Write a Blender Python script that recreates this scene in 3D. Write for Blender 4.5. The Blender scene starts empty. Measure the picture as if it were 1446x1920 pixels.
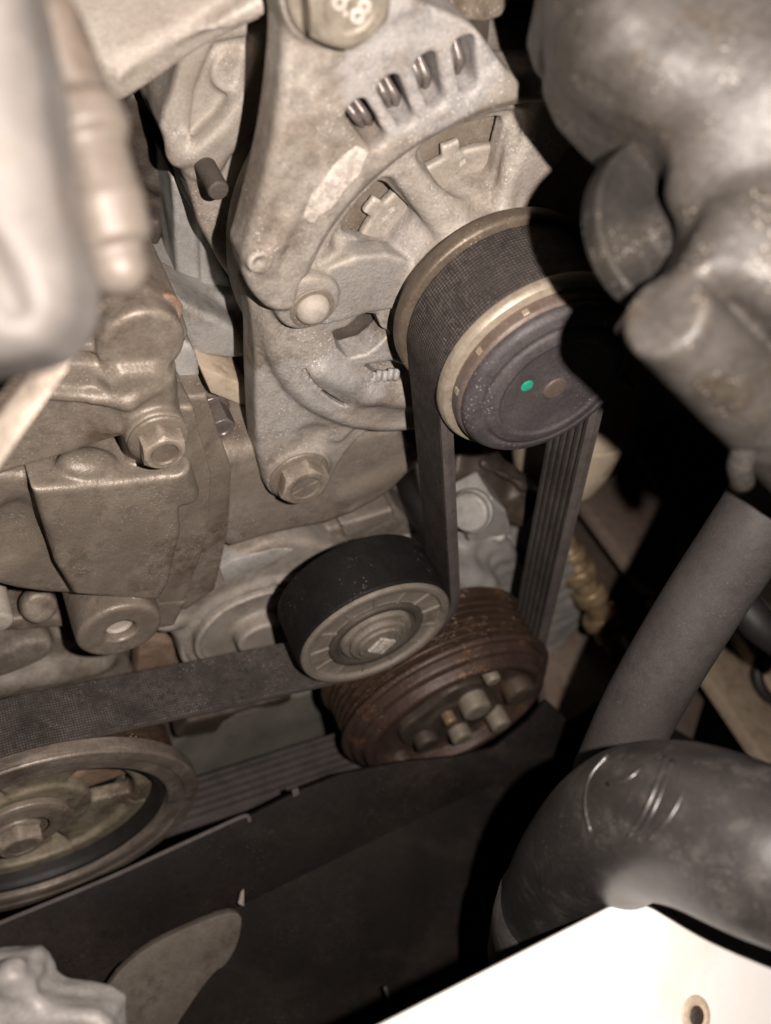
import bpy, bmesh, math, random
import numpy as np
from mathutils import Vector, Matrix

# ------------------------------------------------------------------ camera, light, exposure
sc = bpy.context.scene
FPX = 1900.0
Nn = np.array([.396, -.742, .540]); Nn /= np.linalg.norm(Nn)
Vv = np.array([0, 1, 0]) - Nn[1] * Nn; Vv /= np.linalg.norm(Vv)
Uu = np.cross(Vv, Nn)
_d = np.array([(1014 - 723) / FPX, (960 - 691) / FPX, -1.0])
_F = _d * (.162 / -(Nn @ _d))
RM = np.array([Uu, Vv, Nn])            # camera axes -> machine axes (u right, v up, w out of the belt plane)
CAM = RM @ (-_F) * 1000.0              # camera in machine millimetres

def W3(p):                             # machine mm -> world metres
    return (p[0] / 1000.0, -p[2] / 1000.0, p[1] / 1000.0)

def cam_axis(v):                       # a camera-space vector as a world vector
    a = RM @ np.array(v, float)
    return Vector((a[0], -a[2], a[1]))

cam = bpy.data.cameras.new('camera'); camo = bpy.data.objects.new('camera', cam)
sc.collection.objects.link(camo)
mx, my, mz = cam_axis((1, 0, 0)), cam_axis((0, 1, 0)), cam_axis((0, 0, 1))
camo.matrix_world = Matrix(((mx.x, my.x, mz.x, W3(CAM)[0]), (mx.y, my.y, mz.y, W3(CAM)[1]), (mx.z, my.z, mz.z, W3(CAM)[2]), (0, 0, 0, 1)))
cam.sensor_fit = 'VERTICAL'; cam.sensor_height = 36.0; cam.sensor_width = 36 * 1446 / 1920
cam.lens = 36.0 * FPX / 1920
cam.clip_start = .005; cam.clip_end = 20
cam.dof.use_dof = True; cam.dof.focus_distance = .30; cam.dof.aperture_fstop = cam.lens / 3.6
sc.camera = camo

world = bpy.data.worlds.new('World'); sc.world = world; world.use_nodes = True
world.node_tree.nodes['Background'].inputs[0].default_value = (.9, .82, .75, 1)
world.node_tree.nodes['Background'].inputs[1].default_value = .0006

fl = bpy.data.lights.new('phone_flash', 'POINT'); fl.energy = 6.7; fl.color = (1, .90, .825); fl.shadow_soft_size = .0022
flo = bpy.data.objects.new('phone_flash', fl); sc.collection.objects.link(flo)
flo.location = Vector(W3(CAM)) + cam_axis((.034, .006, .002))

sc.view_settings.view_transform = 'Standard'; sc.view_settings.look = 'None'
sc.view_settings.exposure = 0; sc.view_settings.gamma = 1
sc.render.engine = 'CYCLES'; sc.cycles.diffuse_bounces = 2

# ------------------------------------------------------------------ tools
def UV(x, y, w):
    d = RM @ np.array([(x - 723) / FPX, (960 - y) / FPX, -1.0])
    p = CAM + (w - CAM[2]) / d[2] * d
    return (float(p[0]), float(p[1]))
def T(pts, w): return [UV(x, y, w) for x, y in pts]
def P(x, y, w): a = UV(x, y, w); return (a[0], a[1], w)
def A(x, y, z):                        # photo pixel at a depth (mm along the view axis) -> machine mm
    d = RM @ np.array([(x - 723) / FPX, (960 - y) / FPX, -1.0])
    return tuple(float(v) for v in CAM + d * z)
def onplane(x, y, p0, n):              # photo pixel on a plane of the machine frame
    d = RM @ np.array([(x - 723) / FPX, (960 - y) / FPX, -1.0])
    n = np.array(n, float); t = ((np.array(p0) - CAM) @ n) / (d @ n)
    return tuple(float(v) for v in CAM + t * d)
def mmpx(p):                           # mm per photo pixel at a machine point
    q = RM.T @ (np.array(p) - CAM); return -q[2] / FPX

def chaikin(pts, n=2, closed=True):
    pts = [tuple(p) for p in pts]
    for _ in range(n):
        out = []
        m = len(pts)
        for i in range(m if closed else m - 1):
            a = np.array(pts[i]); b = np.array(pts[(i + 1) % m])
            out += [tuple(a * .75 + b * .25), tuple(a * .25 + b * .75)]
        if not closed: out = [pts[0]] + out + [pts[-1]]
        pts = out
    return pts

def catmull(pts, n=8):
    p = [np.array(q, float) for q in pts]; p = [2 * p[0] - p[1]] + p + [2 * p[-1] - p[-2]]
    out = []
    for i in range(1, len(p) - 2):
        for k in range(n):
            t = k / n
            out.append(.5 * ((2 * p[i]) + (-p[i - 1] + p[i + 1]) * t + (2 * p[i - 1] - 5 * p[i] + 4 * p[i + 1] - p[i + 2]) * t * t + (-p[i - 1] + 3 * p[i] - 3 * p[i + 1] + p[i + 2]) * t ** 3))
    out.append(p[-2]); return out

# ---- objects
def thing(name, label, cat, loc, group=None):
    o = bpy.data.objects.new(name, None); sc.collection.objects.link(o)
    o.empty_display_size = .01; o.location = W3(loc)
    o['label'] = label; o['category'] = cat
    if group: o['group'] = group
    return o
def root_of(p):
    while p.parent: p = p.parent
    return p
def emit(name, verts, faces, mat, parent=None, smooth=True, sharp=None, uvs=None, label=None, cat=None, kind=None, loc=None):
    """verts in machine mm"""
    v = np.array(verts, float).reshape(-1, 3)
    v = np.stack([v[:, 0], -v[:, 2], v[:, 1]], 1) / 1000.0
    o = None
    me = bpy.data.meshes.new(name)
    if parent is not None:
        base = np.array(root_of(parent).location)
    else:
        base = np.array(W3(loc)) if loc is not None else np.array([v[:, 0].mean(), v[:, 1].mean(), v[:, 2].min()])
    v = v - base
    if isinstance(faces, np.ndarray):
        n = len(faces); k = faces.shape[1]
        me.vertices.add(len(v)); me.vertices.foreach_set('co', v.astype(np.float32).ravel())
        me.loops.add(n * k); me.loops.foreach_set('vertex_index', faces.astype(np.int32).ravel())
        me.polygons.add(n); me.polygons.foreach_set('loop_start', np.arange(0, n * k, k, dtype=np.int32))
        me.update(calc_edges=True)
    else:
        me.from_pydata([tuple(q) for q in v], [], [tuple(int(i) for i in fc) for fc in faces]); me.update()
    if uvs is not None:
        ul = me.uv_layers.new(name='UVMap')
        li = np.zeros(len(me.loops), np.int32); me.loops.foreach_get('vertex_index', li)
        ul.data.foreach_set('uv', np.array(uvs, np.float32)[li].ravel())
    me.validate()
    if smooth:
        me.polygons.foreach_set('use_smooth', np.ones(len(me.polygons), bool))
        if sharp: me.set_sharp_from_angle(angle=math.radians(sharp))
    me.materials.append(mat)
    o = bpy.data.objects.new(name, me); sc.collection.objects.link(o)
    if parent is not None:
        o.parent = parent
    else:
        o.location = base
    if label: o['label'] = label
    if cat: o['category'] = cat
    if kind: o['kind'] = kind
    return o

def frame(axis):
    a = np.array(axis, float); a /= np.linalg.norm(a)
    h = np.array([0, 1, 0]) if abs(a[1]) < .9 else np.array([1, 0, 0])
    x = np.cross(h, a); x /= np.linalg.norm(x); y = np.cross(a, x)
    return x, y, a

def lathe(profile, centre, axis=(0, 0, 1), n=72, wob=0, seed=0):
    """profile: (radius, distance along axis) list; returns verts, faces"""
    x, y, a = frame(axis); c = np.array(centre, float); vs = []; fs = []
    rnd = random.Random(seed); ph = [rnd.uniform(0, 6.28) for _ in range(4)]
    m = len(profile)
    for i in range(n):
        t = 2 * math.pi * i / n
        for r, s in profile:
            rr = r * (1 + wob * (math.sin(3 * t + ph[0]) + .6 * math.sin(7 * t + ph[1])))
            vs.append(c + a * s + (x * math.cos(t) + y * math.sin(t)) * rr)
    for i in range(n):
        j = (i + 1) % n
        for k in range(m - 1):
            fs.append((i * m + k, j * m + k, j * m + k + 1, i * m + k + 1))
    return vs, fs
def rp(profile, r=.4, seg=3):           # round the corners of a lathe profile
    out = [profile[0]]
    for i in range(1, len(profile) - 1):
        a, b, c = (np.array(q, float) for q in profile[i - 1:i + 2])
        l1 = np.linalg.norm(a - b); l2 = np.linalg.norm(c - b)
        if l1 < 1e-6 or l2 < 1e-6: out.append(tuple(b)); continue
        q = min(r, l1 * .45, l2 * .45)
        s = b + (a - b) / l1 * q; e = b + (c - b) / l2 * q
        for k in range(seg + 1):
            t = k / seg; out.append(tuple((1 - t) ** 2 * s + 2 * t * (1 - t) * b + t * t * e))
    out.append(profile[-1]); return out

def tube(path, radii, n=20, cap=True, squash=None):
    p = [np.array(q, float) for q in path]; m = len(p)
    if not hasattr(radii, '__len__'): radii = [radii] * m
    vs, fs, uv = [], [], []
    t0 = p[1] - p[0]; x, y, a = frame(t0); L = 0
    for i in range(m):
        t = p[min(i + 1, m - 1)] - p[max(i - 1, 0)]; t /= np.linalg.norm(t)
        x = x - t * (x @ t); x /= np.linalg.norm(x); y = np.cross(t, x)
        if i: L += np.linalg.norm(p[i] - p[i - 1])
        for k in range(n):
            an = 2 * math.pi * k / n
            vs.append(p[i] + (x * math.cos(an) + y * math.sin(an)) * radii[i]); uv.append((L / 10, k / n))
    for i in range(m - 1):
        for k in range(n):
            l = (k + 1) % n
            fs.append((i * n + k, i * n + l, (i + 1) * n + l, (i + 1) * n + k))
    if cap:
        fs.append(tuple(range(n - 1, -1, -1))); fs.append(tuple((m - 1) * n + k for k in range(n)))
    return vs, fs

def prism(pts, ext, bev=.6, seg=2):
    """closed outline (machine mm 3D points) pushed along the vector ext, edges bevelled"""
    bm = bmesh.new(); e = np.array(ext, float)
    a = [bm.verts.new(Vector(q)) for q in pts]; b = [bm.verts.new(Vector(np.array(q) + e)) for q in pts]
    n = len(pts)
    bm.faces.new(a); bm.faces.new(b[::-1])
    for i in range(n): bm.faces.new((a[i], b[i], b[(i + 1) % n], a[(i + 1) % n]))
    bmesh.ops.recalc_face_normals(bm, faces=bm.faces[:])
    if bev:
        bmesh.ops.bevel(bm, geom=bm.edges[:], offset=bev, segments=seg, affect='EDGES', profile=.5, clamp_overlap=True)
    bmesh.ops.triangulate(bm, faces=[f for f in bm.faces if len(f.verts) > 4])
    bm.verts.index_update()
    vs = [tuple(v.co) for v in bm.verts]; fs = [[v.index for v in f.verts] for f in bm.faces]
    bm.free(); return vs, fs
def join(*ms):
    vs, fs = [], []
    for v, f in ms:
        o = len(vs); vs += [tuple(q) for q in v]; fs += [tuple(i + o for i in g) for g in f]
    return vs, fs

# ---- signed-distance castings
class Sdf:
    def __init__(s, lo, hi, h=1.0):
        s.h = h; s.lo = np.array(lo, float)
        s.n = np.ceil((np.array(hi) - s.lo) / h).astype(int) + 1
        s.ax = [(s.lo[i] + h * np.arange(s.n[i])).astype(np.float32) for i in range(3)]
        s.D = np.full(s.n, 50, np.float32)
    def _sl(s, lo, hi, m):
        out = []
        for i in range(3):
            a = int(max(0, math.floor((lo[i] - m - s.lo[i]) / s.h))); b = int(min(s.n[i], math.ceil((hi[i] + m - s.lo[i]) / s.h) + 1))
            out.append(slice(a, max(a, b)))
        return tuple(out)
    def _ev(s, prim, m):
        f, lo, hi = prim
        sl = s._sl(lo, hi, m)
        if any(q.stop <= q.start for q in sl): return None, None
        X = s.ax[0][sl[0]][:, None, None]; Y = s.ax[1][sl[1]][None, :, None]; Z = s.ax[2][sl[2]][None, None, :]
        return sl, f(X, Y, Z)
    def add(s, prim, k=2.0):
        sl, d = s._ev(prim, k + 3)
        if sl is None: return s
        a = s.D[sl]; h = np.maximum(k - np.abs(a - d), 0) / max(k, 1e-6)
        s.D[sl] = np.minimum(a, d) - h * h * k * .25; return s
    def cut(s, prim, k=1.0):
        sl, d = s._ev(prim, k + 3)
        if sl is None: return s
        a = s.D[sl]; d = -d; h = np.maximum(k - np.abs(a - d), 0) / max(k, 1e-6)
        s.D[sl] = np.maximum(a, d) + h * h * k * .25; return s
    def rough(s, amp, scale, seed=0):   # gentle casting unevenness
        r = np.random.RandomState(seed)
        X = s.ax[0][:, None, None]; Y = s.ax[1][None, :, None]; Z = s.ax[2][None, None, :]
        for _ in range(5):
            k = r.normal(size=3); k = k / np.linalg.norm(k) * 6.28 / scale * r.uniform(.6, 1.6); p = r.uniform(0, 6.28)
            s.D += (amp / 2.5) * np.sin(k[0] * X + k[1] * Y + k[2] * Z + p).astype(np.float32)
        return s
    def mesh(s):
        D = s.D; D[0], D[-1] = np.maximum(D[0], .5), np.maximum(D[-1], .5)
        D[:, 0] = np.maximum(D[:, 0], .5); D[:, -1] = np.maximum(D[:, -1], .5)
        D[:, :, 0] = np.maximum(D[:, :, 0], .5); D[:, :, -1] = np.maximum(D[:, :, -1], .5)
        S = D < 0
        nx, ny, nz = [q - 1 for q in D.shape]
        cnt = np.zeros((nx, ny, nz), np.int8)
        for i in (0, 1):
            for j in (0, 1):
                for k in (0, 1): cnt += S[i:nx + i, j:ny + j, k:nz + k]
        act = (cnt > 0) & (cnt < 8)
        idx = np.full((nx, ny, nz), -1, np.int32); cells = np.argwhere(act); idx[act] = np.arange(len(cells))
        acc = np.zeros((len(cells), 3)); num = np.zeros(len(cells))
        ci, cj, ck = cells.T
        corners = [(i, j, k) for i in (0, 1) for j in (0, 1) for k in (0, 1)]
        val = {c: D[ci + c[0], cj + c[1], ck + c[2]] for c in corners}
        for c in corners:
            for a in range(3):
                if c[a] == 0:
                    e = list(c); e[a] = 1; e = tuple(e)
                    v0, v1 = val[c], val[e]; m = (v0 < 0) != (v1 < 0)
                    t = np.where(m, v0 / np.where(m, v0 - v1, 1), 0)
                    for q in range(3):
                        acc[:, q] += np.where(m, c[q] + (t if q == a else 0), 0)
                    num += m
        vs = (cells + acc / num[:, None]) * s.h + s.lo
        faces = []
        for a in range(3):
            b, c = (a + 1) % 3, (a + 2) % 3
            sa = [slice(None)] * 3; sb = [slice(None)] * 3
            sa[a] = slice(0, -1); sb[a] = slice(1, None)
            d0 = S[tuple(sa)]; d1 = S[tuple(sb)]
            e = np.argwhere(d0 != d1)
            ok = (e[:, b] > 0) & (e[:, c] > 0) & (e[:, b] < D.shape[b] - 1) & (e[:, c] < D.shape[c] - 1); e = e[ok]
            if not len(e): continue
            def cell(ob, oc):
                q = e.copy(); q[:, b] += ob; q[:, c] += oc; return idx[q[:, 0], q[:, 1], q[:, 2]]
            quad = np.stack([cell(-1, -1), cell(0, -1), cell(0, 0), cell(-1, 0)], 1)
            fl_ = ~d0[tuple(e.T)]
            quad[fl_] = quad[fl_][:, ::-1]
            faces.append(quad)
        return vs, np.concatenate(faces)
    def emit(s, name, mat, parent=None, **k):
        v, f = s.mesh(); return emit(name, v, f, mat, parent, True, **k)

def _ext(d2, Z, w0, w1, r):
    q = np.abs(Z - (w0 + w1) / 2) - abs(w1 - w0) / 2 + r
    d2 = d2 + r
    return np.minimum(np.maximum(d2, q), 0) + np.sqrt(np.maximum(d2, 0) ** 2 + np.maximum(q, 0) ** 2) - r
def poly(pts, w0, w1, r=1.0):
    p = np.array(pts, np.float32); lo = [p[:, 0].min(), p[:, 1].min(), min(w0, w1)]; hi = [p[:, 0].max(), p[:, 1].max(), max(w0, w1)]
    def f(X, Y, Z):
        x = X[:, :, 0]; y = Y[:, :, 0]
        d = np.full((x.shape[0], y.shape[1]), 1e9, np.float32); ins = np.zeros(d.shape, bool)
        for i in range(len(p)):
            a, b = p[i], p[(i + 1) % len(p)]; e = b - a
            L = float(e @ e)
            if L < 1e-9: continue
            t = np.clip(((x - a[0]) * e[0] + (y - a[1]) * e[1]) / L, 0, 1)
            d = np.minimum(d, (x - a[0] - t * e[0]) ** 2 + (y - a[1] - t * e[1]) ** 2)
            if abs(e[1]) > 1e-9:
                c = ((a[1] <= y) != (b[1] <= y)) & (x < (y - a[1]) / e[1] * e[0] + a[0]); ins ^= c
        d = np.sqrt(d); d = np.where(ins, -d, d)
        return _ext(d[:, :, None], Z, w0, w1, r)
    return f, lo, hi
def sector(c, r0, r1, a0, a1, w0, w1, r=1.0):      # ring sector about an axis along w, degrees
    am = math.radians((a0 + a1) / 2); ah = math.radians(abs(a1 - a0) / 2)
    def f(X, Y, Z):
        x = X - c[0]; y = Y - c[1]; R = np.sqrt(x * x + y * y)
        th = np.arctan2(y, x) - am; th = np.abs((th + math.pi) % (2 * math.pi) - math.pi)
        dr = np.abs(R - (r0 + r1) / 2) - (r1 - r0) / 2; da = (th - ah) * R
        a = np.maximum(dr + r, 0); b = np.maximum(da + r, 0)
        d = np.minimum(np.maximum(dr, da) + r, 0) + np.sqrt(a * a + b * b) - r
        return _ext(d, Z, w0, w1, r)
    return f, [c[0] - r1, c[1] - r1, min(w0, w1)], [c[0] + r1, c[1] + r1, max(w0, w1)]
def cyl(c, rad, w0, w1, r=1.0):
    def f(X, Y, Z):
        return _ext(np.sqrt((X - c[0]) ** 2 + (Y - c[1]) ** 2) - rad, Z, w0, w1, r)
    return f, [c[0] - rad, c[1] - rad, min(w0, w1)], [c[0] + rad, c[1] + rad, max(w0, w1)]
def rod(p, q, r0, r1=None, rnd=.8, flat=True):     # cylinder or capsule between two points
    p = np.array(p, float); q = np.array(q, float); r1 = r0 if r1 is None else r1
    L = np.linalg.norm(q - p); a = (q - p) / L; m = max(r0, r1)
    def f(X, Y, Z):
        x, y, z = X - p[0], Y - p[1], Z - p[2]
        t = x * a[0] + y * a[1] + z * a[2]; rad = np.sqrt(np.maximum(x * x + y * y + z * z - t * t, 0))
        if flat:
            rr = r0 + (r1 - r0) * np.clip(t / L, 0, 1)
            d = rad - rr + rnd; e = np.abs(t - L / 2) - L / 2 + rnd
            return np.minimum(np.maximum(d, e), 0) + np.sqrt(np.maximum(d, 0) ** 2 + np.maximum(e, 0) ** 2) - rnd
        tc = np.clip(t, 0, L)
        return np.sqrt(rad ** 2 + (t - tc) ** 2) - (r0 + (r1 - r0) * tc / L)
    return f, np.minimum(p, q) - m, np.maximum(p, q) + m
def cap(p, q, r0, r1=None): return rod(p, q, r0, r1, flat=False)
def ball(c, r):
    r = np.array([r] * 3 if not hasattr(r, '__len__') else r, float); c = np.array(c, float)
    def f(X, Y, Z):
        k = np.sqrt(((X - c[0]) / r[0]) ** 2 + ((Y - c[1]) / r[1]) ** 2 + ((Z - c[2]) / r[2]) ** 2)
        return (k - 1) * r.min()
    return f, c - r, c + r
def box(c, half, axes=None, r=1.0):
    c = np.array(c, float); R_ = np.eye(3) if axes is None else np.array(axes, float); hf = np.array(half, float)
    ex = np.abs(R_.T) @ hf
    def f(X, Y, Z):
        x, y, z = X - c[0], Y - c[1], Z - c[2]
        q = [np.abs(x * R_[i, 0] + y * R_[i, 1] + z * R_[i, 2]) - hf[i] + r for i in range(3)]
        return np.minimum(np.maximum(np.maximum(q[0], q[1]), q[2]), 0) + np.sqrt(np.maximum(q[0], 0) ** 2 + np.maximum(q[1], 0) ** 2 + np.maximum(q[2], 0) ** 2) - r
    return f, c - ex, c + ex
def camslab(pts, z0, z1, r=2.0):
    """outline seen from the camera side with real depth: a prism along the view axis through its own centre"""
    zc = (z0 + z1) / 2; q = [np.array(A(x, y, zc)) for x, y in pts]; c = sum(q) / len(q)
    ax = [RM @ np.array(e, float) for e in ((1, 0, 0), (0, 1, 0), (0, 0, 1))]
    p2 = np.array([[(k - c) @ ax[0], (k - c) @ ax[1]] for k in q], np.float32); hz = abs(z1 - z0) / 2
    allp = [k + s * hz * ax[2] for k in q for s in (-1, 1)]
    lo = np.min(allp, 0); hi = np.max(allp, 0)
    def f(X, Y, Z):
        X, Y, Z = np.broadcast_arrays(X - c[0], Y - c[1], Z - c[2])
        x = X * ax[0][0] + Y * ax[0][1] + Z * ax[0][2]; y = X * ax[1][0] + Y * ax[1][1] + Z * ax[1][2]; z = X * ax[2][0] + Y * ax[2][1] + Z * ax[2][2]
        d = np.full(x.shape, 1e9, np.float32); ins = np.zeros(x.shape, bool)
        for i in range(len(p2)):
            a, b = p2[i], p2[(i + 1) % len(p2)]; e = b - a; L = float(e @ e)
            if L < 1e-9: continue
            t = np.clip(((x - a[0]) * e[0] + (y - a[1]) * e[1]) / L, 0, 1)
            d = np.minimum(d, (x - a[0] - t * e[0]) ** 2 + (y - a[1] - t * e[1]) ** 2)
            if abs(e[1]) > 1e-9: ins ^= ((a[1] <= y) != (b[1] <= y)) & (x < (y - a[1]) / e[1] * e[0] + a[0])
        d = np.sqrt(d); d = np.where(ins, -d, d)
        return _ext(d, z, -hz, hz, r)
    return f, lo, hi

# ------------------------------------------------------------------ materials
def mat(name, c1, c2, rough=.6, metal=0.0, scale=60, grain=.25, bump=.25, bscale=900, specks=0.0, speck_col=(.62, .61, .60),
        c3=None, c3amt=.5, c3scale=35, spec=.4, weave=None, streak=None, zones=None, wear_glint=0.0, grit=.5):
    m = bpy.data.materials.new(name); m.use_nodes = True; nt = m.node_tree; nd = nt.nodes; lk = nt.links
    b = nd['Principled BSDF']
    def node(t, **k):
        n = nd.new(t)
        for a, v in k.items(): setattr(n, a, v)
        return n
    tc = node('ShaderNodeTexCoord')
    co = tc.outputs['Object']
    def noise(sc_, det=6, rg=.6, vec=None):
        n = node('ShaderNodeTexNoise'); n.inputs['Scale'].default_value = sc_; n.inputs['Detail'].default_value = det; n.inputs['Roughness'].default_value = rg
        lk.new(vec or co, n.inputs['Vector']); return n.outputs['Fac']
    def ramp(src, a, b_):
        r = node('ShaderNodeMapRange'); r.inputs['From Min'].default_value = a; r.inputs['From Max'].default_value = b_; r.clamp = True
        r.interpolation_type = 'SMOOTHSTEP'
        lk.new(src, r.inputs['Value']); return r.outputs['Result']
    def mix(fac, a, b_):
        n = node('ShaderNodeMix', data_type='RGBA')
        if hasattr(fac, 'is_output'): lk.new(fac, n.inputs[0])
        else: n.inputs[0].default_value = fac
        for s, v in ((6, a), (7, b_)):
            if hasattr(v, 'is_output'): lk.new(v, n.inputs[s])
            else: n.inputs[s].default_value = (*v, 1)
        return n.outputs[2]
    def math_(op, a, b_=None):
        n = node('ShaderNodeMath', operation=op)
        for i, v in enumerate((a, b_)):
            if v is None: continue
            if hasattr(v, 'is_output'): lk.new(v, n.inputs[i])
            else: n.inputs[i].default_value = v
        return n.outputs[0]
    n1 = noise(scale, 8, .65)
    col = mix(ramp(n1, .3, .7), c1, c2)
    if c3 is not None:
        col = mix(math_('MULTIPLY', ramp(noise(c3scale, 7, .7), .62 - .3 * c3amt, .75 - .2 * c3amt), .85), col, c3)
    if streak:
        mp = node('ShaderNodeMapping'); mp.inputs['Scale'].default_value = streak[1]; lk.new(co, mp.inputs[0])
        col = mix(math_('MULTIPLY', ramp(noise(1, 5, .6, mp.outputs[0]), .5, .7), .7), col, streak[0])
    if zones:                               # cleaner, bluish bare metal with ragged borders
        for (zc, zr, zcol, zamt) in zones:
            vd = node('ShaderNodeVectorMath', operation='DISTANCE'); lk.new(co, vd.inputs[0]); vd.inputs[1].default_value = zc
            dd = math_('ADD', vd.outputs['Value'], math_('MULTIPLY', math_('SUBTRACT', noise(90, 6, .7), .5), zr * .9))
            zn = math_('MULTIPLY', ramp(dd, zr * 1.02, zr * .88), ramp(noise(120, 6, .7), .25, .55))
            col = mix(math_('MULTIPLY', zn, zamt), col, zcol)
    if wear_glint:                                # rubbed convex edges, lightened also to paint in edge highlights
        ge = node('ShaderNodeNewGeometry')
        wf_ = math_('MULTIPLY', ramp(ge.outputs['Pointiness'], .515, .575), ramp(noise(150, 5, .7), .3, .6))
        col = mix(math_('MULTIPLY', wf_, wear_glint), col, tuple(min(.75, c * 1.55) for c in c2))
    if grit:                                # baked-on dirt in ragged spots and flecks
        n2 = ramp(noise(230, 9, .78), .44, .62)
        n3 = math_('MULTIPLY', n2, ramp(noise(38, 5, .65), .36, .6))
        dk = node('ShaderNodeVectorMath', operation='SCALE'); lk.new(col, dk.inputs[0]); dk.inputs['Scale'].default_value = .5
        col = mix(math_('MULTIPLY', math_('ADD', math_('MULTIPLY', n3, .75), math_('MULTIPLY', n2, .25)), grit), col, dk.outputs[0])
    g = noise(1400, 3, .7)
    gm = node('ShaderNodeMapRange'); gm.inputs['From Min'].default_value = .25; gm.inputs['From Max'].default_value = .75
    gm.inputs['To Min'].default_value = 1 - grain; gm.inputs['To Max'].default_value = 1 + grain; lk.new(g, gm.inputs['Value'])
    vm = node('ShaderNodeVectorMath', operation='SCALE'); lk.new(col, vm.inputs[0]); lk.new(gm.outputs[0], vm.inputs['Scale']); col = vm.outputs[0]
    hgt = math_('ADD', math_('MULTIPLY', noise(bscale, 4, .6), .6), math_('MULTIPLY', noise(300, 6, .7), .9))
    if specks:
        vo = node('ShaderNodeTexVoronoi'); vo.inputs['Scale'].default_value = 900; lk.new(co, vo.inputs['Vector'])
        big = ramp(noise(45, 4), .44, .62)
        thr = math_('MULTIPLY', math_('MULTIPLY', ramp(vo.outputs['Distance'], .30, .16), ramp(noise(170, 3), .45, .55)), big)
        col = mix(math_('MULTIPLY', thr, specks), col, speck_col)
    if weave:
        uvn = tc.outputs['UV']; sx = node('ShaderNodeSeparateXYZ'); lk.new(uvn, sx.inputs[0])
        jit = math_('MULTIPLY', math_('SUBTRACT', noise(220, 4), .5), 3.2)
        u_ = math_('ADD', math_('MULTIPLY', sx.outputs[0], weave[0]), jit); v_ = math_('ADD', math_('MULTIPLY', sx.outputs[1], weave[1]), math_('MULTIPLY', math_('SUBTRACT', noise(130, 4), .5), 3.2))
        s1 = math_('SINE', math_('ADD', u_, v_)); s2 = math_('SINE', math_('SUBTRACT', u_, v_))
        wv = math_('MULTIPLY', s1, s2)
        wf = ramp(wv, -.6, .9)
        wmod = math_('MULTIPLY', wf, math_('MULTIPLY', ramp(noise(70, 6, .7), .3, .62), ramp(noise(420, 4, .7), .3, .6)))
        col = mix(math_('MULTIPLY', wmod, weave[2]), col, weave[3])
        hgt = math_('ADD', math_('MULTIPLY', hgt, .5), math_('MULTIPLY', wf, .8))
    lk.new(col, b.inputs['Base Color'])
    rr = node('ShaderNodeMapRange'); rr.inputs['To Min'].default_value = max(.05, rough - .12); rr.inputs['To Max'].default_value = min(1, rough + .15); lk.new(noise(scale * 2.3, 5), rr.inputs['Value'])
    lk.new(rr.outputs[0], b.inputs['Roughness'])
    b.inputs['Metallic'].default_value = metal; b.inputs['Specular IOR Level'].default_value = spec
    if bump:
        bp = node('ShaderNodeBump'); bp.inputs['Strength'].default_value = bump; bp.inputs['Distance'].default_value = .0006
        lk.new(hgt, bp.inputs['Height']); lk.new(bp.outputs[0], b.inputs['Normal'])
    return m

M = {}
def Z(px, py, w, r, col, amt, root):      # a zone of bare metal, given on a thing's own coordinates
    a, b = W3(P(px, py, w)), W3(root); return (tuple(a[k] - b[k] for k in range(3)), r / 1000, col, amt)
BLU = (.40, .382, .375)
M['cast'] = mat('dusty_cast_aluminium', (.30, .26, .222), (.42, .378, .335), .54, .1, 80, .2, .6, 1100, specks=.95, c3=(.21, .168, .135), c3amt=.5, c3scale=32, spec=.45, wear_glint=.9, grit=.6,
                zones=[Z(800, 110, -34, 21, BLU, .75, (0, 0, -45)), Z(650, 700, -42, 16, BLU, .65, (0, 0, -45)), Z(660, 560, -40, 14, (.30, .278, .262), .8, (0, 0, -45)), Z(560, 740, -45, 20, (.42, .40, .38), .55, (0, 0, -45)), Z(720, 440, -44, 12, (.31, .285, .27), .7, (0, 0, -45))])
M['castp'] = mat('plain_cast_aluminium', (.30, .26, .22), (.41, .368, .325), .54, .1, 60, .16, .4, 1100, specks=.5, c3=(.23, .175, .135), c3amt=.42, c3scale=24, spec=.4, wear_glint=.8)
M['castm'] = mat('oily_cast_aluminium', (.25, .205, .165), (.345, .30, .255), .42, .2, 35, .16, .35, 1100, specks=.6, c3=(.185, .135, .095), c3amt=.5, c3scale=22, spec=.5, wear_glint=.7)
M['castb'] = mat('bluish_cast_aluminium', (.33, .31, .30), (.46, .44, .43), .55, .15, 55, .22, .4, 900, specks=.9)
M['castd'] = mat('brown_cast_aluminium', (.185, .151, .12), (.285, .24, .197), .40, .18, 38, .16, .4, 1100, c3=(.14, .10, .074), c3amt=.42, c3scale=28, specks=.4, spec=.5, wear_glint=1.0, grit=.55)
M['rustcast'] = mat('rust_stained_casting', (.22, .145, .10), (.30, .22, .165), .6, .1, 120, .3, .5, 500, c3=(.20, .12, .08), c3amt=.5, c3scale=150)
M['pad'] = mat('rough_cast_pad', (.40, .35, .305), (.64, .585, .53), .65, .05, 380, .35, .6, 600, spec=.2)
M['grey'] = mat('grey_aluminium', (.34, .325, .31), (.44, .42, .395), .55, .2, 30, .18, .25, 900, specks=.4, c3=(.27, .235, .19), c3amt=.35, c3scale=40, wear_glint=.6)
M['bolt'] = mat('dull_steel_bolt', (.20, .17, .132), (.275, .24, .193), .5, .2, 90, .22, .3, 900, c3=(.15, .115, .085), c3amt=.35)
M['dome'] = mat('pale_metal', (.38, .335, .285), (.47, .42, .365), .58, .05, 80, .14, .2, 800)
M['steel'] = mat('steel', (.30, .27, .235), (.40, .37, .33), .38, .6, 60, .12, .1, 900)
M['gold'] = mat('passivated_steel', (.38, .315, .245), (.47, .405, .325), .38, .4, 70, .14, .12, 900, c3=(.21, .16, .12), c3amt=.3)
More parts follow.
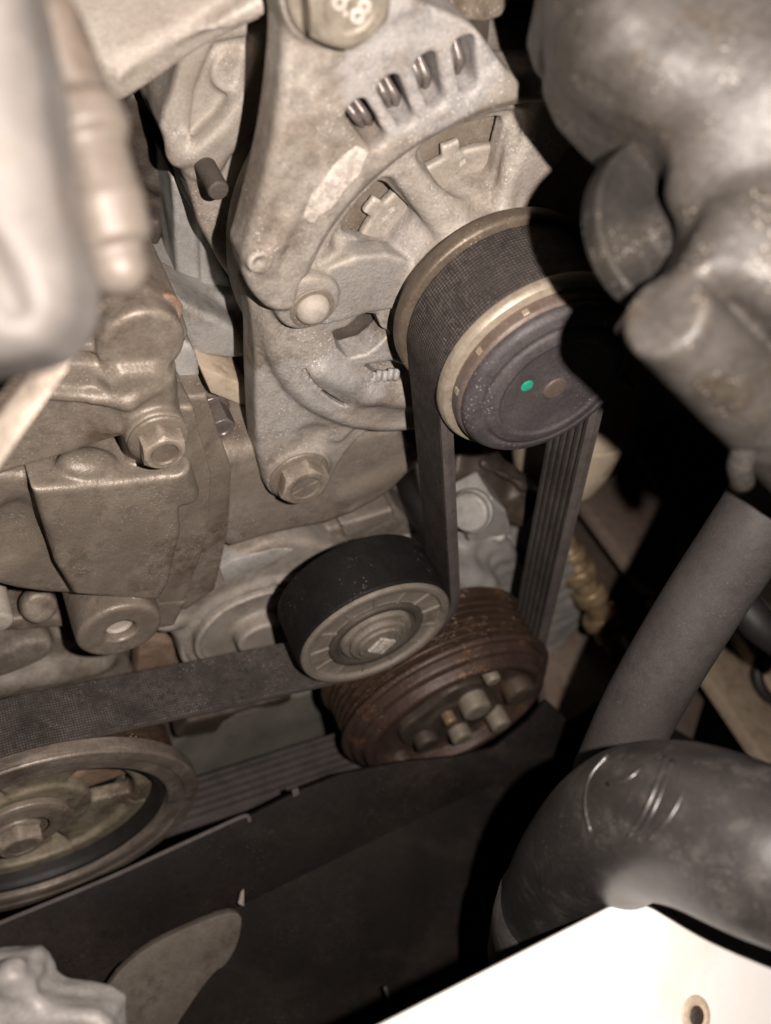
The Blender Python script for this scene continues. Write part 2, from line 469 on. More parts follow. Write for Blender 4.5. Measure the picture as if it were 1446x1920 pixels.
M['brownsteel'] = mat('brown_stained_steel', (.115, .088, .066), (.175, .138, .105), .45, .3, 80, .24, .3, 900, c3=(.15, .095, .06), c3amt=.3, specks=.6, speck_col=(.7, .6, .45))
M['capm'] = mat('dark_plastic_cap', (.050, .044, .046), (.085, .074, .075), .55, 0, 60, .35, .3, 900, specks=.7, speck_col=(.32, .30, .29))
M['ringm'] = mat('stained_pulley_ring', (.125, .088, .066), (.165, .13, .115), .5, .25, 50, .22, .25, 900, c3=(.10, .095, .11), c3amt=.4)
M['green'] = mat('green_paint', (.012, .27, .165), (.03, .36, .23), .5, 0, 300, .15, .2)
M['beltback'] = mat('woven_belt_back', (.026, .0222, .0208), (.046, .039, .036), .75, 0, 50, .35, .5, 900, weave=(3.3, 3.3, .9, (.135, .113, .10)), spec=.25, specks=.5, speck_col=(.3, .25, .22), grit=.4)
M['beltrib'] = mat('rubber_belt_rib', (.046, .039, .036), (.078, .066, .061), .65, 0, 60, .25, .2, 900, spec=.25)
M['beltedge'] = mat('worn_belt_edge', (.075, .062, .058), (.105, .088, .082), .7, 0, 80, .2, .2, 900)
M['rubber'] = mat('black_idler_rubber', (.009, .008, .008), (.017, .015, .0145), .6, 0, 40, .4, .25, 900, specks=.8, speck_col=(.16, .14, .12), spec=.15)
M['idface'] = mat('dusty_idler_face', (.165, .14, .115), (.235, .203, .172), .62, .05, 50, .2, .3, 900, c3=(.115, .095, .075), c3amt=.4, specks=.3)
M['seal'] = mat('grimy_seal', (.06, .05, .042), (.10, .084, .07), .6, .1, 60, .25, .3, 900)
M['rust'] = mat('rusty_steel', (.050, .031, .025), (.086, .054, .043), .45, .2, 60, .3, .45, 900, c3=(.15, .07, .037), c3amt=.34, c3scale=90, specks=.6, speck_col=(.5, .38, .28), spec=.5, wear_glint=.5, grit=.6)
M['rustg'] = mat('rusty_grooves', (.042, .027, .021), (.085, .053, .037), .33, .3, 60, .3, .3, 900, c3=(.16, .082, .042), c3amt=.3, c3scale=140, specks=.9, speck_col=(.9, .7, .5), spec=.6, wear_glint=1.0)  # pale specks and bright groove tips are glints painted into the colour
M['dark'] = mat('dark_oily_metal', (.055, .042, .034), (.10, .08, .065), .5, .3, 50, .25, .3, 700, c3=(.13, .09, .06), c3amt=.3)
M['tan'] = mat('crank_rim_steel', (.15, .12, .10), (.235, .195, .165), .42, .3, 60, .2, .25, 900, streak=((.33, .285, .24), (60, 400, 60)), c3=(.10, .075, .06), c3amt=.4, spec=.5)
M['crhub'] = mat('crank_hub_metal', (.21, .18, .125), (.33, .29, .215), .5, .15, 50, .2, .35, 900, c3=(.10, .07, .05), c3amt=.6, c3scale=40, specks=.5, grit=.7)
M['plastic'] = mat('black_undertray_plastic', (.0095, .0074, .0066), (.020, .0158, .0140), .6, 0, 14, .3, .3, 700, specks=.15, speck_col=(.22, .18, .155), spec=.12, c3=(.028, .021, .0175), c3amt=.35, c3scale=9, streak=((.026, .0205, .0175), (30, 8, 60)))
M['hose'] = mat('dusty_rubber_hose', (.022, .019, .018), (.040, .0355, .0335), .36, 0, 60, .25, .15, 500, c3=(.068, .061, .056), c3amt=.4, c3scale=130, specks=.2, speck_col=(.3, .28, .26), spec=.9, grit=.4)
M['hoseg'] = mat('grey_hose', (.046, .0395, .0375), (.064, .056, .053), .65, 0, 30, .2, .2, 900, specks=.1, speck_col=(.4, .37, .34))
M['white'] = mat('white_paint', (.74, .715, .69), (.78, .76, .74), .4, 0, 20, .02, .05, grit=.06, c3=(.70, .66, .61), c3amt=.25, c3scale=20)
M['cream'] = mat('cream_canister', (.52, .42, .31), (.62, .52, .40), .45, .05, 30, .1, .1, c3=(.36, .28, .18), c3amt=.3)
M['brass'] = mat('brass_fitting', (.20, .14, .08), (.30, .22, .13), .42, .3, 90, .3, .4, 500, c3=(.10, .065, .04), c3amt=.5, c3scale=60)
M['frame'] = mat('brown_painted_frame', (.17, .128, .102), (.25, .195, .16), .6, .05, 18, .22, .2, 900, c3=(.16, .10, .075), c3amt=.4)
M['frametan'] = mat('tan_dusty_panel', (.26, .20, .14), (.36, .285, .21), .6, 0, 20, .18, .2, 900, c3=(.20, .14, .09), c3amt=.3)
M['black'] = mat('black_rubber', (.014, .012, .012), (.024, .021, .021), .55, 0, 40, .15, .15)
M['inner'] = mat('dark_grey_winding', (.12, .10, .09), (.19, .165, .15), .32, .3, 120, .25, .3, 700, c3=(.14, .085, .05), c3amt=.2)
M['fgcast'] = mat('grimy_foreground_casting', (.042, .037, .033), (.085, .076, .069), .46, 0, 110, .3, .5, 500, c3=(.052, .041, .029), c3amt=.5, c3scale=80, spec=.45, specks=1.0, speck_col=(.32, .29, .26), grit=.7)
M['fgdark'] = mat('grimy_dark_casting', (.016, .0142, .013), (.034, .030, .0275), .6, 0, 80, .3, .5, 250, c3=(.045, .039, .032), c3amt=.35, c3scale=60, specks=.6, speck_col=(.25, .22, .2), spec=.15)
M['fgpale'] = mat('pale_dirty_casting', (.085, .076, .070), (.128, .116, .108), .6, 0, 40, .14, .25, 300, c3=(.10, .077, .06), c3amt=.4, c3scale=40, grit=.4)
M['fgbr'] = mat('pale_grey_bracket', (.20, .185, .175), (.30, .285, .275), .5, .1, 35, .15, .3, 300)
M['sumpm'] = mat('plain_sump', (.19, .175, .15), (.25, .23, .20), .6, .05, 25, .18, .2, 900, c3=(.16, .13, .10), c3amt=.3)
M['tabm'] = mat('brown_dusty_tab', (.105, .086, .07), (.15, .127, .107), .65, 0, 40, .2, .3, 700, c3=(.075, .06, .047), c3amt=.45, c3scale=30, grit=.7)
M['plugm'] = mat('tan_plug_casting', (.10, .082, .068), (.15, .128, .11), .5, .05, 30, .15, .2, 300, c3=(.095, .068, .05), c3amt=.4)
M['beige'] = mat('beige_dusty_metal', (.18, .152, .126), (.265, .23, .195), .55, .08, 45, .18, .3, 1000, c3=(.125, .098, .075), c3amt=.45, specks=.4, wear_glint=.8, grit=.6)

# ------------------------------------------------------------------ fasteners
def hex_bolt(name, at, af, h, wr, wt, parent, axis=(0, 0, 1), m='bolt', rot=0, text=None, label=None, dish=True):
    """hexagon head with its round flange; `at` is the centre of the flange foot"""
    x, y, a = frame(axis); c = np.array(at, float); R_ = af / math.sqrt(3)
    fl_ = lathe(rp([(0.01, 0), (wr, 0), (wr, wt * .55), (wr * .93, wt), (af * .40, wt * 1.25)], wt * .25), c, axis, 48)
    o = emit(name, *fl_, M[m], parent, sharp=40, label=label)
    bm = bmesh.new(); lo = []; rings = []
    n = 48
    def rad(t):                         # hexagon radius at angle t
        k = math.pi / 3; tt = (t - rot + k / 2) % k - k / 2
        return (af / 2) / math.cos(tt)
    prof = [(1.0, wt * .9), (1.0, wt + h * .80), (None, wt + h), (.70, wt + h), (.60, wt + h - (.5 if dish else 0)), (0.02, wt + h - (.6 if dish else 0))]
    vs = []
    for i in range(n):
        t = rot + 2 * math.pi * i / n
        for j, (s, z) in enumerate(prof):
            rh = rad(t)
            if j == 1: r = rh; z = wt + h - max(0, (rh - af / 2)) * .75 - .25
            elif s is None: r = af / 2 * .93
            elif j == 0: r = rh
            else: r = af / 2 * s
            vs.append(c + a * z + (x * math.cos(t) + y * math.sin(t)) * r)
    m_ = len(prof); fs = []
    for i in range(n):
        j = (i + 1) % n
        for k in range(m_ - 1): fs.append((i * m_ + k, j * m_ + k, j * m_ + k + 1, i * m_ + k + 1))
    hd = emit('bolt_head', vs, fs, M[m], o, sharp=22); bm.free()
    if text:
        cu = bpy.data.curves.new('marking', 'FONT'); cu.body = text; cu.size = af * .42 / 1000; cu.extrude = .00025; cu.align_x = 'CENTER'; cu.align_y = 'CENTER'; cu.bevel_depth = .00012
        to = bpy.data.objects.new('tmp', cu); sc.collection.objects.link(to)
        dg = bpy.context.evaluated_depsgraph_get(); me = bpy.data.meshes.new_from_object(to.evaluated_get(dg)); bpy.data.objects.remove(to)
        me.materials.clear(); me.materials.append(M['pad'])
        mk = bpy.data.objects.new('marking', me); sc.collection.objects.link(mk); mk.parent = o
        tw = c + a * (wt + h - .35)
        up = np.array([.25, 1, 0]); rt = np.cross(up, a); rt /= np.linalg.norm(rt); up = np.cross(a, rt)
        def wv(v): return Vector((v[0], -v[2], v[1]))
        r_, u_, n_ = wv(rt), wv(up), wv(a); pos = Vector(W3(tw)) - root_of(o).location
        mk.matrix_local = Matrix(((r_.x, u_.x, n_.x, pos.x), (r_.y, u_.y, n_.y, pos.y), (r_.z, u_.z, n_.z, pos.z), (0, 0, 0, 1)))
    return o

random.seed(5)
#==BODY==
# ------------------------------------------------------------------ alternator
AX = (0.0, 0.0)
alt = thing('alternator', 'dusty cast alternator with vent slots, bolted by its mounting ears behind the upper pulley', 'alternator', (0, 0, -45))
s = Sdf((-118, -100, -78), (62, 92, -22), .7)
s.add(cyl(AX, 66, -76, -41, 4), 2)
ear = [(545, -160), (537, 17), (531, 149), (513, 277), (479, 415), (456, 484), (463, 545), (520, 600), (600, 560), (700, 480), (860, 330), (1000, 330), (1010, 190), (950, 130), (893, 48), (830, 22), (762, -5), (745, -160)]
s.add(poly(chaikin(T(ear, -33), 2), -46, -33, 2.6), 1.5)
s.cut(cyl(AX, 60.5, -41, -20, .5), 1.5)
s.add(sector(AX, 57.5, 66.5, 88, 186, -46, -34.2, 2.4), 2.5)
s.cut(sector(AX, 67.5, 94, 106, 153, -33.7, -20, 4), .8)
low = [(463, 545), (478, 610), (479, 700), (481, 800), (487, 885), (512, 932), (560, 952), (612, 930), (640, 860), (700, 800), (770, 800), (770, 700), (600, 560), (520, 560)]
s.add(poly(chaikin(T(low, -45), 2), -58, -45, 2.2), 2)
s.add(cyl(AX, 56.8, -60, -41.5, 2.5), 1.5)
s.cut(cyl(AX, 54, -90, -50.5, 1), 1)
# spoke ring between recessed windows
s.cut(sector(AX, 27, 51.5, 151, 188, -42, -20, 4), 2)
for a0, a1 in ((155, 181),):
    s.cut(sector(AX, 29, 51, a0 - 4, a1, -47, -38, 5), 2.5)
s.cut(sector(AX, 29, 52, 104, 143, -46, -38, 5), 2.5)
s.cut(sector(AX, 30, 47, 154, 177, -80, -40, 3), .5)
s.cut(sector(AX, 30, 48, 109, 140, -80, -40, 3), .5)
s.add(sector(AX, 24, 60, 84, 106, -52, -38.5, 2), 2)
s.add(cyl(AX, 25, -50, -31, 2), 4)
s.add(rod((-17.5, 17.5, -40), (-40, 26, -44), 3.2, 2.5, 1.5), 4)
for an in (147, 106):
    r_ = math.radians(an); s.add(rod((25 * math.cos(r_), 25 * math.sin(r_), -39), (46 * math.cos(r_), 46 * math.sin(r_), -44.5), 3.0 if an == 147 else 2.0, 2.2 if an == 147 else 1.2, 1), 3)
# vent slots
for an in (148.3, 141.6, 134.6, 127.4):
    s.cut(sector(AX, 66.2, 80, an - 2.15, an + 2.15, -60, -20, 2.2), 1.6)
for an in (144.9, 138.0, 131.0):
    r_ = math.radians(an); s.add(cap((64 * math.cos(r_), 64 * math.sin(r_), -36), (70 * math.cos(r_), 70 * math.sin(r_), -35), 1.5, .8), 2.5)
rib = [P(*q) for q in ((545, 405, -34), (515, 455, -34), (500, 490, -34))]
for i in range(2): s.add(cap(rib[i], rib[i + 1], 1.6), 3)
# through-bolt lug and locating pin
c = UV(583, 575, -35); s.add(cyl(c, 9.2, -52, -35.5, 2), 2); s.add(poly(chaikin(T([(545, 560), (575, 520), (700, 470), (800, 500), (790, 580), (705, 584), (655, 600), (600, 614), (560, 610)], -38.5), 1), -46, -38.5, 1.2), 1.0)
c2 = P(489, 494, -31); s.add(rod((c2[0], c2[1], -44), c2, 4.0, 3.2, .8), 1.2); s.cut(ball((c2[0] - .4, c2[1] + .3, -30.6), 1.5), .6)
s.add(rod((c2[0] + 2, c2[1] - 2, -36), P(545, 590, -42), 4.2, 3, 1), 2)
# lower fan opening, its comb and lip
hole = [(622, 620), (650, 612), (664, 600), (678, 586), (704, 588), (714, 614), (730, 624), (708, 648), (690, 662), (652, 672), (632, 654)]
s.cut(poly(T(hole, -41.5), -80, -30, .3), .3)
s.cut(poly(T([(680, 684), (735, 676), (775, 690), (775, 715), (720, 714)], -41.5), -47, -30, 1), 1)
s.add(cap(P(600, 690, -42), P(690, 735, -42), 3, 3), 4); s.add(cap(P(690, 735, -42), P(775, 740, -42), 3, 4.5), 4)
# raised web at the foot of the lower ear
s.add(poly(T([(540, 740), (600, 735), (690, 780), (640, 830), (545, 830)], -44), -50, -44.2, .8), 1.5)
s.cut(ball(P(590, 820, -43.5), (6, 4, 3)), 3)
c = UV(562, 892, -43); s.add(cyl(c, 11.5, -56, -43, 1.5), 2)
s.cut(sector(AX, 56.7, 57.7, -134, -108, -52, -40, .3), .3)
# upper bolt boss
c = UV(632, -20, -31); s.add(cyl(c, 12, -46, -31.4, 1.2), 2)
s.rough(.12, 22, 3)
s.emit('housing', M['cast'], alt)
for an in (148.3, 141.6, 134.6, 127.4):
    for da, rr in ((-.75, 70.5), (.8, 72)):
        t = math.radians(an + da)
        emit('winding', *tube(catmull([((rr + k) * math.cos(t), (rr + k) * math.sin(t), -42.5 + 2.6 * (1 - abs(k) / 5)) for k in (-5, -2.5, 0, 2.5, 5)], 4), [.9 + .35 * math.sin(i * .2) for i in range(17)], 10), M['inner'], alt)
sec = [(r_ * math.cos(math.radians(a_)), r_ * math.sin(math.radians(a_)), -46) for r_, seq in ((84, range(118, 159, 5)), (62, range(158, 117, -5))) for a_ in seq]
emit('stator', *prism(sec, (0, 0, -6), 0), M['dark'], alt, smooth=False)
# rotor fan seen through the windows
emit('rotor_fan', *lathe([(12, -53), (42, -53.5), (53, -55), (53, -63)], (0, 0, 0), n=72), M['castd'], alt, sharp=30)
for a0, a1, tabs in ((150, 182, (165,)), (104, 146, (127,))):
    fp = Sdf((-60, -12, -56), (12, 60, -40), .7)
    fp.add(sector(AX, 26, 37.5, a0, a1, -52, -49, .6), .5)
    for t in tabs:
        t = math.radians(t); fp.add(box((38 * math.cos(t), 38 * math.sin(t), -50.4), (3.2, 2.6, 1.2), ((math.cos(t), math.sin(t), 0), (-math.sin(t), math.cos(t), 0), (0, 0, 1)), .4), .6)
    fp.emit('fan_plate', M['castp'], alt)
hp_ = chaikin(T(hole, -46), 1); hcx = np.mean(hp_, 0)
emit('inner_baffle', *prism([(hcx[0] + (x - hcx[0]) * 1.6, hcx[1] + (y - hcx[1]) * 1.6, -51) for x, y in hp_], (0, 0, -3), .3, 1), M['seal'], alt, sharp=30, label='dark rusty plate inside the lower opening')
# comb of cooling bumps
for i in range(6):
    a_ = P(690 + 11 * i, 697 - 1.5 * i + (2 if i % 2 else 0), -42.5)
    emit('cooling_tooth', *tube([a_, (a_[0] + .3, a_[1] - 2.4, a_[2] + 1.2), (a_[0] + .6, a_[1] - 4.2, a_[2] + .6)], [1.0, 1.15, .7], 10), M['castb'], alt)
# cast pad with rough, brighter surface
pd = Sdf((-95, -15, -40), (-40, 45, -30), .6)
pd.add(poly(chaikin(T([(657, 266), (704, 290), (592, 426), (556, 404)], -33), 1), -38, -32.2, .7), .5).rough(.1, 4, 5)
pd.emit('cast_pad', M['pad'], alt, label='lighter rough cast pad beside the curved ridge')
c = P(585, 576, -35.5)
emit('through_bolt', *lathe(rp([(4.9, -1), (4.9, 1.2), (4.0, 2.8), (2.4, 3.9), (.02, 4.3)], .8), c, n=40), M['dome'], alt)
emit('washer', *lathe(rp([(5.2, 0), (6.4, 0), (6.4, .8), (5, .9)], .2), c, n=40), M['castd'], alt)
hex_bolt('ear_bolt', P(630, -24, -31.4), 17.0, 6.0, 11.2, 2.2, alt, rot=.5, text='8.8', label='large hexagon bolt on the upper ear, marked 8.8')
hex_bolt('ear_bolt', P(561, 890, -43.0), 15.4, 5.2, 10.6, 1.2, alt, m='castd', rot=.2, label='dull hexagon bolt through the lower ear')

# pulley on the alternator
pb = emit('pulley', *lathe(rp([(12, -33), (30.2, -31), (31.2, -29.5), (31.2, -26.5), (30.6, -25.6), (26, -25), (25, -24.5), (25, -4), (26, -3.4)], .5), (0, 0, 0), n=120), M['brownsteel'], alt, sharp=50)
emit('front_flange', *lathe(rp([(25, -4), (29.4, -3.8), (29.9, -3.2), (29.9, -1.6), (29.2, -.3), (26.6, .2), (26.2, .4)], .35), (0, 0, 0), n=120), M['gold'], pb, sharp=50)
emit('stained_ring', *lathe(rp([(27, 0), (26.9, 3.2), (25.6, 4.2), (25.0, 4.2)], .6), (0, 0, 0), n=120), M['ringm'], pb, sharp=50)
for t in (138, 170, 199):
    t = math.radians(t); a_ = (26.9 * math.cos(t), 26.9 * math.sin(t), 2)
    emit('notch', *prism([(a_[0] + .9 * dx * -math.sin(t), a_[1] + .9 * dx * math.cos(t), a_[2] + dz) for dx, dz in ((-1, -.8), (1, -.8), (1, .9), (-1, .9))], (math.cos(t) * .5, math.sin(t) * .5, 0), .1, 1), M['gold'], pb, sharp=30)
cp = emit('dust_cap', *lathe(rp([(25.6, 3.2), (26.1, 3.8), (26.1, 5.2), (25, 6.6), (22.4, 7.4), (21.2, 7.0), (20.2, 8.0), (17.2, 8.6), (16.3, 7.9), (.02, 7.9)], .6), (0, 0, 0), n=120), M['capm'], alt, sharp=60)
emit('centre_plug', *lathe(rp([(3.6, 7.5), (3.6, 8.3), (3.1, 8.5), (.02, 8.45)], .2), (0, 0, 0), n=36), M['ringm'], cp)
emit('paint_dot', *lathe(rp([(1.9, 7.7), (1.8, 8.05), (.02, 8.12)], .1), UV(989, 724, 8) + (0,), n=24), M['green'], cp, label='bright green paint dot')

# ------------------------------------------------------------------ drive belt
IDC = (14.2, -127.5); ACC = (82.4, -184.8); CRC = (-82.5, -232.4)
BW0, BW1 = -25.2, -4.2
circ = [((0, 0), 29.0), (IDC, -29.9), (CRC, 56.0), (ACC, 47.6)]
nrm = []
for i in range(4):
    (c0, s0), (c1, s1) = circ[i], circ[(i + 1) % 4]
    d = np.subtract(c1, c0); L = np.hypot(*d); nrm.append(math.atan2(d[1], d[0]) + math.acos((s1 - s0) / L))
path, pn = [], []
for i in range(4):
    c0, s0 = circ[i]; a0 = nrm[i - 1]; a1 = nrm[i]
    if s0 > 0:
        while a1 < a0: a1 += 2 * math.pi
    else:
        while a1 > a0: a1 -= 2 * math.pi
        if a0 - a1 > math.pi * 1.9: a1 = a0
    n = max(6, int(abs(a1 - a0) * 16))
    for k in range(n + 1):
        a = a0 + (a1 - a0) * k / n; nn = np.array([math.cos(a), math.sin(a)])
        path.append(np.array(c0) - s0 * nn); pn.append(nn)
    (c1, s1) = circ[(i + 1) % 4]; nn = np.array([math.cos(a1), math.sin(a1)])
    pe = np.array(c1) - s1 * nn; ps = path[-1]
    m = max(2, int(np.linalg.norm(pe - ps) / 6))
    for k in range(1, m): path.append(ps + (pe - ps) * k / m); pn.append(nn)
belt = thing('drive_belt', 'black ribbed drive belt looped over all the pulleys', 'drive belt', (0, -130, -15))
NP = len(path); LEN = np.concatenate([[0], np.cumsum([np.linalg.norm(path[(i + 1) % NP] - path[i]) for i in range(NP)])])
def sweep(section, name, m, edge_mat=None):
    k = len(section); vs, uv, fs = [], [], []
    for i in range(NP + 1):
        p, n_ = path[i % NP], pn[i % NP]
        for (w, dep) in section:
            q = p + n_ * dep; vs.append((q[0], q[1], w)); uv.append((LEN[i], w))
    for i in range(NP):
        for j in range(k):
            l = (j + 1) % k; fs.append((i * k + j, i * k + l, (i + 1) * k + l, (i + 1) * k + j))
    o = emit(name, vs, fs, M[m], belt, sharp=40, uvs=uv)
    if edge_mat:
        o.data.materials.append(M[edge_mat[0]])
        for f in o.data.polygons:
            if f.index % k in edge_mat[1]: f.material_index = 1
    return o
sweep([(BW0, .35), (BW0 + .4, 0), (BW1 - .4, 0), (BW1, .35), (BW1, 2.2), (BW0, 2.2)], 'belt_backing', 'beltback', ('beltedge', (3, 4, 5)))
pit = (BW1 - BW0) / 6
for i in range(6):
    a = BW0 + pit * i
    sweep([(a + .12, 2.1), (a + .95, 4.5), (a + pit - .95, 4.5), (a + pit - .12, 2.1)], 'belt_rib', 'beltrib', ('beltedge', (2,)) if i == 5 else None)

# ------------------------------------------------------------------ idler
idl = thing('idler_pulley', 'black smooth idler pulley with a dusty ribbed face, below the left belt run', 'pulley', IDC + (-15,))
ic = IDC + (0,)
emit('tyre', *lathe(rp([(24, -25.5), (29.0, -25.5), (29.8, -24.8), (29.8, -4.2), (29.2, -3.4), (27, -3.2)], .7), ic, n=110), M['rubber'], idl, sharp=50)
fc = emit('face', *lathe(rp([(29.0, -3.9), (28.8, -2.4), (28.0, -1.9), (25.8, -2.0), (25.2, -3.6), (18.6, -3.8), (18.0, -3.4)], .5), ic, n=110), M['idface'], idl, sharp=50)
for i in range(13):
    t = 2 * math.pi * (i + .3) / 13; e = np.array([math.cos(t), math.sin(t), 0]); p_ = np.array([-math.sin(t), math.cos(t), 0]); o_ = np.array(ic)
    emit('face_rib', *prism([tuple(o_ + e * r + p_ * q + np.array([0, 0, -5.0])) for r, q in ((17.6, -.8), (25.4, -.25), (25.4, .25), (17.6, .8))], (0, 0, 2.1), .2, 1), M['idface'], fc, sharp=30)
emit('bearing_seal', *lathe(rp([(18.4, -4.6), (18.2, -2.4), (17.4, -1.8), (15.4, -2.0), (14.8, -3.4), (12, -3.6)], .5), ic, n=80), M['seal'], idl, sharp=45)
hb = emit('hub', *lathe(rp([(14, -4.4), (13.6, -2.2), (12.8, -1.5), (6, -1.2), (5.5, -1.2)], .5), ic, n=80), M['idface'], idl, sharp=45)
emit('hub_bolt', *lathe(rp([(.1, -2), (11.2, -2), (11.2, -.4), (10.4, .4), (8.6, .5), (8.2, 1.5), (.02, 1.7)], .3), ic, n=60), M['idface'], idl, sharp=40)
q = np.array(ic) + np.array([0, 0, .6])
emit('square_socket', *prism([tuple(q + np.array([5.4 * math.cos(t + .5), 5.4 * math.sin(t + .5), 0])) for t in (0, math.pi / 2, math.pi, math.pi * 1.5)], (0, 0, 1.9), .25, 1), M['pad'], idl, sharp=30, label='pale square stud in the middle of the bolt')

# ------------------------------------------------------------------ compressor clutch pulley
ac = thing('compressor_pulley', 'rust brown grooved compressor pulley with its clutch plate, right of the idler', 'pulley', ACC + (-15,))
acc = ACC + (0,)
prof = [(30, -30), (47.6, -29), (48.6, -28), (48.6, -26.4), (47.4, -25.6)]
for i in range(6):
    a = BW0 + pit * i; prof += [(46.8, a + .45), (41.2, a + pit * .44), (41.2, a + pit * .56), (46.8, a + pit - .45)]
prof += [(47.2, -3.9)]
emit('groove_ring', *lathe(rp(prof, .3, 2), acc, n=140), M['rustg'], ac, sharp=60)
emit('front_flange', *lathe(rp([(46.5, -4.2), (48.6, -4.0), (49, -3.4), (49, -2.2), (48.4, -1.4), (45.6, -1.2), (44.8, -2.4), (43.6, -2.4), (43, -6), (38, -6)], .5), acc, n=140), M['rust'], ac, sharp=50)
cl = emit('clutch_plate', *lathe(rp([(46.4, -2.2), (46.0, 1.8), (45.0, 2.6), (43.2, 2.8), (42.6, 3.4), (42.0, 6.4), (41.0, 7.2), (39.0, 7.4), (37.6, 6.4), (37, 1.5), (34, 0), (16, -.4), (15, 0)], .6), acc, n=130), M['rust'], ac, sharp=50)
hub = Sdf((acc[0] - 40, acc[1] - 40, -12), (acc[0] + 40, acc[1] + 40, 16), .8)
tri = []
for an in (100, 220, 340):
    for da, r_ in ((-24, 27), (24, 27), (60, 19)):
        t = math.radians(an + da); tri.append((acc[0] + r_ * math.cos(t), acc[1] + r_ * math.sin(t)))
hub.add(poly(chaikin(tri, 2), -3, 3.4, 1), 1); hub.add(cyl(ACC, 13, -4, 5, 1.5), 2)
hub.emit('hub_arm', M['dark'], cl)
def stud(px, py, w, r, h, m, name='rivet', par=ac):
    c_ = P(px, py, w); return emit(name, *lathe(rp([(r, -6), (r, h - .8), (r * .8, h), (.02, h * .96)], .4), c_, n=28), M[m], par)
stud(890, 1322, 7, 6.4, 4, 'bolt', 'hub_nut'); stud(862, 1374, 7, 4.8, 4, 'bolt'); stud(936, 1354, 7, 4.8, 3, 'bolt'); stud(842, 1346, 7, 2.8, 3, 'brass'); stud(922, 1270, 6, 3.4, 2.5, 'bolt'); stud(800, 1388, 6, 5.5, 3, 'dark'); stud(975, 1300, 5, 7, 2, 'dark', 'spring_seat')
stud(752, 1424, 2, 5, 3, 'rust')

# ------------------------------------------------------------------ crank pulley
cr = thing('crank_pulley', 'large tan steel crankshaft pulley cut off by the left edge', 'pulley', CRC + (-15,))
crc = CRC + (0,)
prof = [(35, -30), (48, -28.5), (50, -27), (53, -25.6)]
for i in range(6):
    a = BW0 + pit * i; prof += [(54.4, a + .25), (51.6, a + pit * .42), (51.6, a + pit * .58), (54.4, a + pit - .25)]
prof += [(55.4, -4)]
emit('groove_ring', *lathe(rp(prof, .35, 2), crc, n=140), M['rustg'], cr, sharp=60)
emit('outer_rim', *lathe(rp([(54.5, -4.2), (58, -3.6), (59.2, -2.6), (59.2, 2.2), (58.6, 3.0), (54, 3.1), (53.6, 2.6), (48.6, 2.8), (47.4, 2.2), (46.8, -3)], .35), crc, n=140), M['tan'], cr, sharp=60)
emit('damper_rubber', *lathe(rp([(47.4, -1), (46.4, .6), (44.6, .2), (43.6, -2), (43, -9)], .6), crc, n=120), M['black'], cr, sharp=60)
hbm = Sdf((crc[0] - 48, crc[1] - 48, -26), (crc[0] + 48, crc[1] + 48, 8), .8)
hbm.add(sector(CRC, 37, 44, 0, 360, -20, -5.5, 1.0), 1)
for a0, a1 in ((70, 128), (185, 250), (305, 365)): hbm.add(sector(CRC, 8, 42, a0, a1, -14, -8, 1.2), 1.5)
hbm.add(cyl(CRC, 21, -14, -6.5, 1.5), 1.5)
hbm.emit('hub', M['crhub'], cr)
for a0, a1 in ((22, 58), (142, 176), (262, 296)):
    wb = Sdf((crc[0] - 48, crc[1] - 48, -24), (crc[0] + 48, crc[1] + 48, 0), 1.0)
    wb.add(sector(CRC, 20, 37, a0, a1, -18, -10.5, 1.0), 1).emit('web_plate', M['rustcast'], cr)
emit('rear_disc', *lathe([(.1, -20), (44, -20), (44, -22)], crc, n=60), M['dark'], cr)
emit('hub_washer', *lathe(rp([(.1, -6), (17, -6.2), (17, -3.6), (15, -2.8), (9, -2.6)], .6), (crc[0] - 4, crc[1] - 1, 0), n=60), M['castd'], cr, sharp=40)
hex_bolt('hub_bolt', (crc[0] - 6, crc[1] - 2, -3), 15, 5, 9.5, 1.6, cr, m='castd', rot=.3)

# ------------------------------------------------------------------ mounting bar under the alternator
s = Sdf((-75, -140, -100), (50, -60, -40), 1.0)
bar = [(398, 850), (470, 842), (560, 830), (690, 806), (757, 788), (775, 845), (770, 890), (740, 930), (640, 985), (520, 1010), (405, 1045), (390, 950)]
s.add(poly(chaikin(T(bar, -50), 1), -95, -50, 6), 1)
s.add(cap(P(640, 905, -56), P(760, 850, -56), 5, 6), 6); s.rough(.2, 25, 4)
s.emit('mounting_bar', M['castm'], None, label='tan cast mounting bar the lower alternator ear is bolted to', cat='bracket')

# ------------------------------------------------------------------ coolant housing on the left
ho = thing('coolant_housing', 'brown cast coolant housing with a hexagon bolt, between the blurred casting and the alternator', 'housing', P(200, 1000, -60))
s = Sdf((-150, -190, -105), (-20, 12, -16), .75)
s.add(poly(T([(60, 920), (200, 908), (322, 893), (334, 905), (342, 1000), (318, 1095), (300, 1128), (140, 1118), (105, 1060)], -32), -95, -32, 2.2), 1)
s.add(poly(T([(-60, 690), (60, 680), (150, 680), (240, 690), (330, 690), (338, 760), (328, 800), (250, 813), (128, 853), (-60, 912)], -37), -85, -37, 2.0), 0.90)
s.add(poly(T([(230, 800), (330, 790), (345, 900), (250, 905)], -38), -80, -38, 3), 1.80)
s.add(poly(chaikin(T([(190, 700), (330, 690), (338, 770), (310, 800), (250, 812), (215, 780)], -33), 1), -60, -33, 3), 3.00)
s.add(cyl(UV(268, 650, -36), 11.5, -70, -36, 2.0), 1.80)
s.add(poly(T([(120, 640), (165, 590), (215, 556), (280, 546), (338, 568), (356, 630), (335, 672), (290, 690), (200, 660)], -43), -75, -43, 2), 1.20)
s.add(cap(P(60, 640, -40), P(295, 655, -42), 1.8), 1.20)
s.add(rod(P(195, 690, -40), P(215, 800, -38), 3, 4, 1.5), 3.00)
